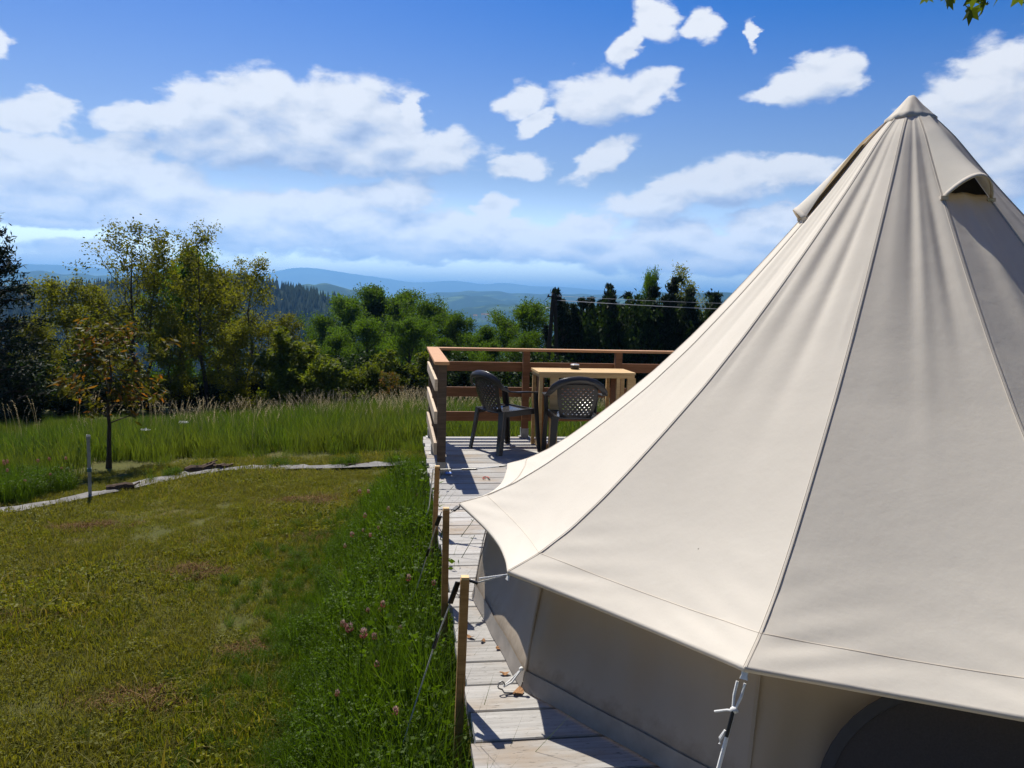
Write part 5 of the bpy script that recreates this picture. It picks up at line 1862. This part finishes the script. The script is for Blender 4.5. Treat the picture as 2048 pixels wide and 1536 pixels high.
# walls
WT_R, WT_Z, WB_Z = 1.955, 0.495, 0.065
for j in range(NP):
    a0, a1 = PH + j * DA, PH + (j + 1) * DA
    am = (a0 + a1) / 2
    nt_, nz_ = 36, 18
    T, Q = np.meshgrid(np.linspace(0, 1, nt_ + 1), np.linspace(0, 1, nz_ + 1))      # Q: 0 top, 1 bottom
    r = WT_R + (RW - WT_R) * Q
    x = r * ((1 - T) * np.cos(a0) + T * np.cos(a1))
    y = r * ((1 - T) * np.sin(a0) + T * np.sin(a1))
    z = WT_Z + (WB_Z - WT_Z) * Q
    ph_ = rsw.uniform(0, 6.28, 3)
    amp = 0.05 if j in (11, 10) else 0.030
    d = -0.035 * np.sin(PI * T) * (1 - Q) - amp * np.sin(PI * T) * np.sin(PI * Q) ** 2
    d += 0.010 * np.sin(T * 15 + ph_[0] + 1.5 * Q) * np.sin(PI * T) * (0.25 + Q * (1 - Q) * 2) + 0.006 * np.sin(T * 31 + ph_[1] - 2.5 * Q) * np.sin(PI * T) * np.sin(PI * np.clip(Q, 0, 1))
    d += 0.018 * np.exp(-((T - 0.06 - 0.02 * np.sin(Q * 5)) / 0.05) ** 2) * np.sin(PI * Q) - 0.016 * np.exp(-((T - 0.92 - 0.02 * np.sin(Q * 5)) / 0.06) ** 2) * np.sin(PI * Q)
    x, y = x + d * math.cos(am), y + d * math.sin(am)
    P = np.stack([x, y, z], -1)
    id2 = np.arange(P.shape[0] * P.shape[1]).reshape(P.shape[:2])
    q = np.stack([id2[:-1, :-1], id2[1:, :-1], id2[1:, 1:], id2[:-1, 1:]], -1).reshape(-1, 4)
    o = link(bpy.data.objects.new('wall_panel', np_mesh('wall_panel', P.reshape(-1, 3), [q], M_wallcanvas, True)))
    o.parent = tent
    # mud flap
    b0 = P[-1]
    outv = np.array([math.cos(am), math.sin(am), 0])
    rows = [b0 + outv * 0.004 + np.array([0, 0, 0.012]), b0 + outv * 0.012 + np.array([0, 0, -0.03]), b0 * np.array([1, 1, 0]) + outv * 0.020 + np.array([0, 0, 0.006])]
    V = np.concatenate(rows)
    m_ = len(b0)
    F = [(i * m_ + k, (i + 1) * m_ + k, (i + 1) * m_ + k + 1, i * m_ + k + 1) for i in range(2) for k in range(m_ - 1)]
    MB().add(V, F).build('mud_flap', M_mud, tent, True)
    # wall seam at corner j
    pw = [Vector((math.cos(a0) * rr_, math.sin(a0) * rr_, zz_)) for rr_, zz_ in ((WT_R + .003, WT_Z - .01), ((WT_R + RW) / 2 + .004, 0.3), (RW + .003, WB_Z))]
    MB().sweep(pw, 0.014, 0.004, lambda i: (-math.sin(a0), math.cos(a0), 0)).build('wall_seam', M_wallcanvas, tent)
    MB().tube([p + Vector((math.cos(a0), math.sin(a0), 0)) * 0.004 + Vector((-math.sin(a0), math.cos(a0), 0)) * 0.005 for p in pw], 0.001, 4).build('stitching', M_stitch, tent)
    # webbing loop under each eave corner
    e0 = Vector((math.cos(a0) * (RE - 0.006), math.sin(a0) * (RE - 0.006), HE - 0.008))
    dn = Vector((math.cos(a0) * 0.35, math.sin(a0) * 0.35, -1)).normalized()
    tg = Vector((-math.sin(a0), math.cos(a0), 0))
    MB().sweep([e0 - dn * 0.004, e0 + dn * 0.014, e0 + dn * 0.026], [0.022, 0.018, 0.024], 0.004, lambda i: tg).build('guy_loop', M_cord, tent)
    if j in (0,):
        # arched window low in this wall
        def wp(t_, q_, off_):
            r_ = WT_R + (RW - WT_R) * q_ + off_
            return Vector((r_ * ((1 - t_) * math.cos(a0) + t_ * math.cos(a1)), r_ * ((1 - t_) * math.sin(a0) + t_ * math.sin(a1)), WT_Z + (WB_Z - WT_Z) * q_))
        wl = RW * DA
        ctr_t, bot_q, rad = 0.62, 0.90, 0.40
        ring = []
        for i in range(25):
            th = PI * i / 24
            ring.append((ctr_t - math.cos(th) * rad / wl, bot_q - math.sin(th) * 0.37 / (WT_Z - WB_Z)))
        V = [wp(ctr_t, bot_q, 0.010)] + [wp(a_, b_, 0.010) for a_, b_ in ring]
        F = [(0, i, i + 1) for i in range(1, 25)]
        win = MB().add(V, F).build('window', M_winmesh, tent)
        MB().sweep([wp(a_, b_, 0.012) for a_, b_ in ring], 0.035, 0.005, lambda i: tuple(wp(*ring[i], 0.02) - wp(ctr_t, bot_q, 0.02))).build('window_border', M_pvc, win)


# ------------------------------------------------------------------ stakes, guy ropes, pegs
def stake(p, h, lean, lab, zb=-0.75):
    t = empty('wooden_stake', (p.x, p.y, 0), lab, 'stake', 'square wooden stakes along the deck edge', TH)
    w = 0.032
    top = Vector((lean[0], lean[1], h))
    bot = Vector((-lean[0] * 1.2, -lean[1] * 1.2, zb))
    MB().bar(bot, top, w, w, (0, 1, 0), 0.002).build('shaft', M_stake, t)
    d = (top - bot).normalized()
    MB().bar(top, top + d * 0.010, w - 0.003, w - 0.003, (0, 1, 0)).build('cut_top', M_stake_top, t)
    return t


s3 = uvw(-0.030, 2.86)
s2 = uvw(-0.032, 3.83)
s1 = uvw(-0.030, 5.06)
stake(s3, 0.475, (0.012, 0), 'wooden stake nearest to us, in front of the tent corner with the dark strap')
stake(s2, 0.475, (0.000, 0), 'middle wooden stake at the deck edge, level with the pointed tent corner')
stake(s1, 0.42, (0.012, 0), 'farthest wooden stake, beside the foot of the near railing post')


def eave(j):
    a = PH + j * DA
    return Vector((CX + math.cos(a) * RE, CY + math.sin(a) * RE, HE - 0.012))


def slider(t, p, d, ln=0.07, w=0.022):
    d = d.normalized()
    MB().bar(p - d * ln / 2, p + d * ln / 2, w, 0.010, (0.2, 0.3, 1), 0.003).build('slider', M_black, t)


def rope(name, pts, rad, mat, lab, sliders=(), grp='guy ropes of the tent', loop=False):
    base = Vector(pts[0])
    t = empty(name, base, lab, 'rope', grp)
    P = [Vector(p) - base for p in pts]
    MB().tube(P, rad, 6).build('cord', mat, t)
    for (i, f, ln, w) in sliders:
        p = P[i].lerp(P[i + 1], f)
        slider(t, p, P[i + 1] - P[i], ln, w)
    return t


def anchor(x, y, z):
    return Vector((x, y, z))


e1, e2, e3, e0 = eave(-1), eave(-2), eave(-3), eave(0)
t3 = s3 + UD * 0.006 + Vector((0, 0, 0.452))
rope('guy_rope', [e1, e1.lerp(t3, 0.7) + Vector((0, 0, -0.004)), t3 + Vector((0.018, 0.018, 0.012)), t3 + Vector((-0.02, 0.016, 0.006)), t3 + Vector((-0.06, 0.0, -0.11)), Vector((-0.262, 2.87, 0.23)), Vector((-0.325, 2.85, 0.02)), Vector((-0.385, 2.82, -0.19)), Vector((-0.46, 2.79, -0.45))], 0.0030, M_cordgrey,
     'guy rope from the near tent corner over the nearest stake down to the grass', [(1, 0.55, 0.045, 0.026), (3, 0.35, 0.085, 0.024), (5, 0.0, 0.06, 0.014)])
rope('guy_rope', [e1, e1.lerp(t3, 0.65) + Vector((0.0, 0.012, 0.006))], 0.0035, M_cord, 'short doubled white cord at the near tent corner', [], None)
t2 = s2 + Vector((0, 0, 0.455))
rope('guy_rope', [e2, t2 + Vector((0.02, 0.0, 0.004)), t2 + Vector((-0.024, 0.02, 0.004)), t2 + Vector((-0.06, 0.06, -0.10)), Vector((-0.50, 4.25, -0.10)), Vector((-0.66, 4.52, -0.46))], 0.0030, M_cordgrey,
     'guy rope from the pointed tent corner over the middle stake down to the weeds', [(0, 0.4, 0.05, 0.024), (2, 0.5, 0.06, 0.022), (3, 0.35, 0.07, 0.016)])
t1 = s1 + Vector((0.008, 0, 0.40))
rope('guy_rope', [e3, e3.lerp(t1, 0.5) + Vector((0, 0, -0.008)), t1 + Vector((0.02, 0, 0.004)), t1 + Vector((-0.024, 0.016, 0.004)), Vector((-0.56, 5.45, 0.05)), Vector((-0.71, 6.1, -0.46))], 0.0042, M_cord,
     'guy rope from the far tent corner over the farthest stake', [(0, 0.12, 0.05, 0.014), (1, 0.06, 0.10, 0.024), (1, 0.80, 0.08, 0.03)])
# white rope under the nearest eave corner
p0 = e0 + Vector((-0.010, -0.008, -0.026))
a0_ = Vector((0.545, 2.055, 0.012))
kn = p0.lerp(a0_, 0.17)
mid_ = p0.lerp(a0_, 0.34)
t = rope('guy_rope', [kn, kn.lerp(mid_, 0.5), mid_, a0_], 0.0058, M_cord, 'white guy rope with knot and black slider under the nearest tent corner', [(0, 0.95, 0.075, 0.020)])
tg = Vector((math.cos(PH + PI / 2), math.sin(PH + PI / 2), 0))
for s_ in (-1, 1):
    MB().tube([p0 + tg * 0.011 * s_ - kn, p0.lerp(kn, 0.5) + tg * 0.010 * s_ - kn, Vector((0, 0, 0)) + tg * 0.003 * s_], 0.0042, 6).build('loop_cord', M_cord, t)
MB().tube([tg * 0.012, tg * -0.02 + Vector((0, 0, -0.006)), tg * -0.055 + Vector((0, 0, -0.022))], 0.0038, 6).build('knot_tail', M_cord, t)
MB().lathe([(0.004, -0.010), (0.010, -0.005), (0.011, 0.003), (0.005, 0.010)], n=10).build('knot', M_cord, t, True)
dd_ = (a0_ - kn).normalized()
MB().tube([dd_ * 0.06 + tg * -0.008, dd_ * 0.085 + tg * -0.016, dd_ * 0.10 + tg * -0.014], [0.005, 0.006, 0.004], 6).build('rope_end', M_cord, t)


# pegs at the foot of the wall: white loop to a bent steel hook
def peg(j, hook, lab, mat):
    a = PH + j * DA
    w = Vector((CX + math.cos(a) * (RW + 0.02), CY + math.sin(a) * (RW + 0.02), 0.085))
    h = Vector(hook)
    t = empty('peg_loop', h, lab, 'tent peg', 'hooks that hold the tent wall')
    sd = Vector((-(w - h).y, (w - h).x, 0)).normalized()
    W = w - h
    MB().tube([W, W * 0.5 + sd * 0.008, Vector((0.01, 0, 0.03)) + sd * 0.004, Vector((0.01, 0, 0.03)) - sd * 0.004, W * 0.5 - sd * 0.008, W - sd * 0.002], 0.0036, 6).build('loop_cord', mat, t)
    MB().lathe([(0.004, -0.008), (0.009, -0.003), (0.009, 0.004), (0.004, 0.009)], c=W, n=8).build('knot', mat, t, True)
    dn = W.normalized()
    pts = []
    for i in range(9):
        th = -0.6 + 4.3 * i / 8
        pts.append(Vector((0, 0, 0.032)) + Vector((-dn.x, -dn.y, 0)) * (0.020 * math.cos(th)) + Vector((0, 0, 1)) * (0.016 * math.sin(th)))
    pts = pts[::-1]
    pts += [Vector((0.004, 0, 0.016)), Vector((0.012, -0.006, 0.006)), Vector((0.05, 0.0, 0.003))]
    MB().tube(pts, 0.0032, 6).build('hook', M_steel, t)


peg(-1, (-0.012, 2.925, 0.0), 'steel hook and white cord loop at the near foot of the tent wall', M_cord)
peg(-2, (-0.262, 3.925, 0.0), 'steel hook and white cord loop at the next tent wall foot, behind the near stake', M_cord)

# things lying on the deck
cb = empty('carabiner', Vector((-0.200, 6.562, 0.006)), 'small open red metal ring lying on the deck boards', 'carabiner')
MB().tube([(0.026 * math.cos(a_), 0.040 * math.sin(a_), 0.004) for a_ in np.linspace(-0.5, 4.6, 16)], 0.0042, 6).build('ring', M_red, cb, True)
MB().tube([(0.018, -0.026, 0.004), (0.036, -0.05, 0.004)], 0.005, 6).build('gate', M_black, cb)
rs = random.Random(8)
for (x, y, s_, lab) in ((0.055, 2.93, 0.06, 'curled brown leaf beside the hook at the near tent foot'), (-0.02, 3.32, 0.055, 'dry orange-brown leaf on the boards by the tent wall'), (-0.10, 3.38, 0.03, 'tiny brown leaf scrap between stake and tent wall'), (-0.16, 3.42, 0.04, 'small brown leaf on the boards near the middle of the deck edge'), (0.0, 3.08, 0.04, 'pale brown leaf on the light board above the near hook')):
    pts = [(s_ * 0.5 * math.cos(a_) * (1 + 0.25 * math.sin(3 * a_)), s_ * 0.32 * math.sin(a_), 0.004 + 0.012 * abs(math.cos(a_)) * rs.uniform(0.4, 1)) for a_ in np.linspace(0, 2 * PI, 12, endpoint=False)]
    V = [(0, 0, 0.004)] + pts
    F = [(0, i + 1, (i + 1) % 12 + 1) for i in range(12)]
    o = MB().add(V, F).build('dry_leaf', M_dryleaf, None, loc=(x, y, 0.0))
    o.rotation_euler = (0, 0, rs.uniform(0, 6))
    tag(o, lab, 'leaf', 'dry leaves on the deck')

# ------------------------------------------------------------------ utility pole and its wires
PD = 28.6
px0 = px2x(1103, PD)
zt = CAM_H + (597.5 - 586) / 1590.9 * PD
gz0 = float(g(px0, PD))
pole = empty('utility_pole', (px0, PD, gz0), 'dark wooden A-shaped utility pole standing between the green trees and the cypresses', 'utility pole')
Hh = zt - gz0
MB().tube([(-0.24, 0, -0.3), (-0.03, 0, Hh - 0.15), (-0.02, 0, Hh)], [0.085, 0.07, 0.065], 9).build('pole_leg', M_creosote, pole, True)
MB().tube([(0.28, 0.05, -0.3), (0.05, 0.02, Hh - 0.35), (0.04, 0.02, Hh - 0.25)], [0.08, 0.065, 0.06], 9).build('pole_leg', M_creosote, pole, True)
MB().bar((-0.24, -0.09, Hh - 0.13), (0.2, -0.09, Hh - 0.15), 0.05, 0.05).build('crossarm', M_creosote, pole)
for x_, z_ in ((-0.2, Hh - 0.10), (0.16, Hh - 0.12), (0.1, Hh - 0.42)):
    MB().lathe([(0.01, -0.04), (0.025, -0.02), (0.03, 0.02), (0.02, 0.05)], c=(x_, -0.1, z_), n=10).build('insulator', M_black, pole, True)
MB().tube([(-0.2, -0.1, Hh - 0.14), (-0.36, -0.12, Hh - 0.3), (-0.30, -0.1, Hh - 0.55), (-0.1, -0.1, Hh - 0.5)], 0.008, 5).build('loose_cable', M_black, pole)
for (za, zb, lab, rr_) in ((1.47, 1.30, 'lower overhead line running from the pole across the cypresses', 0.010), (1.62, 1.58, 'upper thin overhead line running from the pole across the cypresses', 0.005)):
    A = Vector((px0 + 0.12, PD - 0.12, za))
    B = Vector((15.5, 28.0, zb))
    o = MB().tube([A.lerp(B, q) + Vector((0, 0, -0.10 * 4 * q * (1 - q))) - A for q in np.linspace(0, 1, 15)], rr_, 5).build('overhead_line', M_wire, None, loc=A)
    tag(o, lab, 'power line', 'overhead lines')

# ------------------------------------------------------------------ leaves hanging into the picture from above
def maple_leaf(s):
    """five-lobed outline in the xz plane, hanging from its stalk at the origin"""
    ang = [90, 62, 50, 30, 12, -8, -28, -48, -66, -90, -114, -132, -152, -172, -192, -210, -230, -242]
    rad = [0.05, 0.42, 0.22, 0.85, 0.45, 0.62, 0.5, 0.95, 0.55, 1.05, 0.55, 0.95, 0.5, 0.62, 0.45, 0.85, 0.22, 0.42]
    V = [(0, 0, -0.35 * s)]
    for a_, r_ in zip(ang, rad):
        V.append((math.cos(R(a_)) * r_ * s * 0.55, 0.10 * s * math.cos(R(a_) * 2), -0.40 * s + math.sin(R(a_)) * r_ * s * 0.55))
    F = [(0, i, i % 18 + 1) for i in range(1, 19)]
    return V, F


mp = tree('maple_tree', 'broad', 8.2, 9.4, 8.3, 'overhanging tree whose lobed leaves hang into the top of the sky above the tent', 'tree', None, 1)
mp.rotation_euler = (0, 0, 0)
br = bpy.data.objects.new('branch', None)
link(br)
br.parent = mp
br.matrix_parent_inverse = Matrix.LocRotScale(mp.location, None, mp.scale).inverted()
br.location = (3.45, 5.85, 3.635)
MB().tube([(6.0, 2.4, 1.6), (3.9, 1.5, 1.2), (1.5, 0.45, 0.48), (0.15, 0.03, 0.15), (-0.67, -0.07, 0.12), (-1.65, -0.09, 0.27), (-2.28, -0.09, 0.165)], [0.05, 0.035, 0.018, 0.008, 0.006, 0.004, 0.002], 6).build('twig', M_bark, br)
rs = random.Random(12)
lf = [maple_leaf(s_) for s_ in (0.155, 0.19, 0.17)]
lme = []
for V, F in lf:
    me = MB().add(V, F).mesh('leaf', L_maple)
    at = me.attributes.new('var', 'FLOAT', 'POINT')
    at.data.foreach_set('value', np.full(len(V), 0.5, np.float32))
    lme.append(me)
for i, (x, z, rx, ry) in enumerate([(-0.36, 0.06, 0.5, 1.3), (-0.33, 0.05, 0.9, 0.9), (-0.29, 0.085, 0.4, 0.7), (-0.25, 0.1, 0.8, 0.2), (-0.2, 0.075, 0.7, -0.1), (-0.17, 0.05, 0.4, 0.25), (-0.135, 0.07, 0.9, -0.3), (-0.11, 0.04, 0.6, 0.1), (-0.085, 0.065, 1.1, 0.4), (-0.06, 0.095, 0.5, -0.6), (-0.16, 0.11, 1.2, 0.5), (-0.04, 0.12, 0.6, -0.5), (0.03, 0.135, 0.8, 0.4), (0.08, 0.115, 0.9, 0.5), (0.12, 0.105, 0.6, 0.1), (0.16, 0.11, 0.9, -0.4), (0.22, 0.13, 0.6, 0.3), (0.27, 0.125, 0.7, 0.1), (0.33, 0.14, 0.7, -0.2), (-1.52, 0.155, 0.6, 0.5), (-1.49, 0.175, 0.8, -0.4)]):
    o = link(bpy.data.objects.new('leaf', lme[i % 3]))
    o.parent = br
    o.location = (x * 1.5, rs.uniform(-0.08, 0.08), z * 1.5)
    o.rotation_euler = (rx, ry, rs.uniform(-1.2, 1.2))
    s_ = rs.uniform(0.8, 1.15)
    o.scale = (s_, s_, s_)

# unseen trees added behind the viewpoint to darken the near side of the tent
for i, (x, y, h_, v_) in enumerate([(3.2, -6.5, 9.5, 0), (-3.0, -7.5, 8.5, 2), (8.5, -4.5, 9.0, 3), (-8.5, -6.0, 8.0, 1), (0.5, -10, 10, 3)]):
    tree('garden_tree', 'broad', h_, x, y, ['tall leafy garden tree behind the viewpoint, straight behind the tent side', 'leafy garden tree behind the viewpoint on the lawn side', 'leafy garden tree to the right behind the tent', 'leafy garden tree far to the left behind the lawn', 'tallest garden tree, second row behind the viewpoint'][i], 'tree', 'garden trees behind the viewpoint', v_)
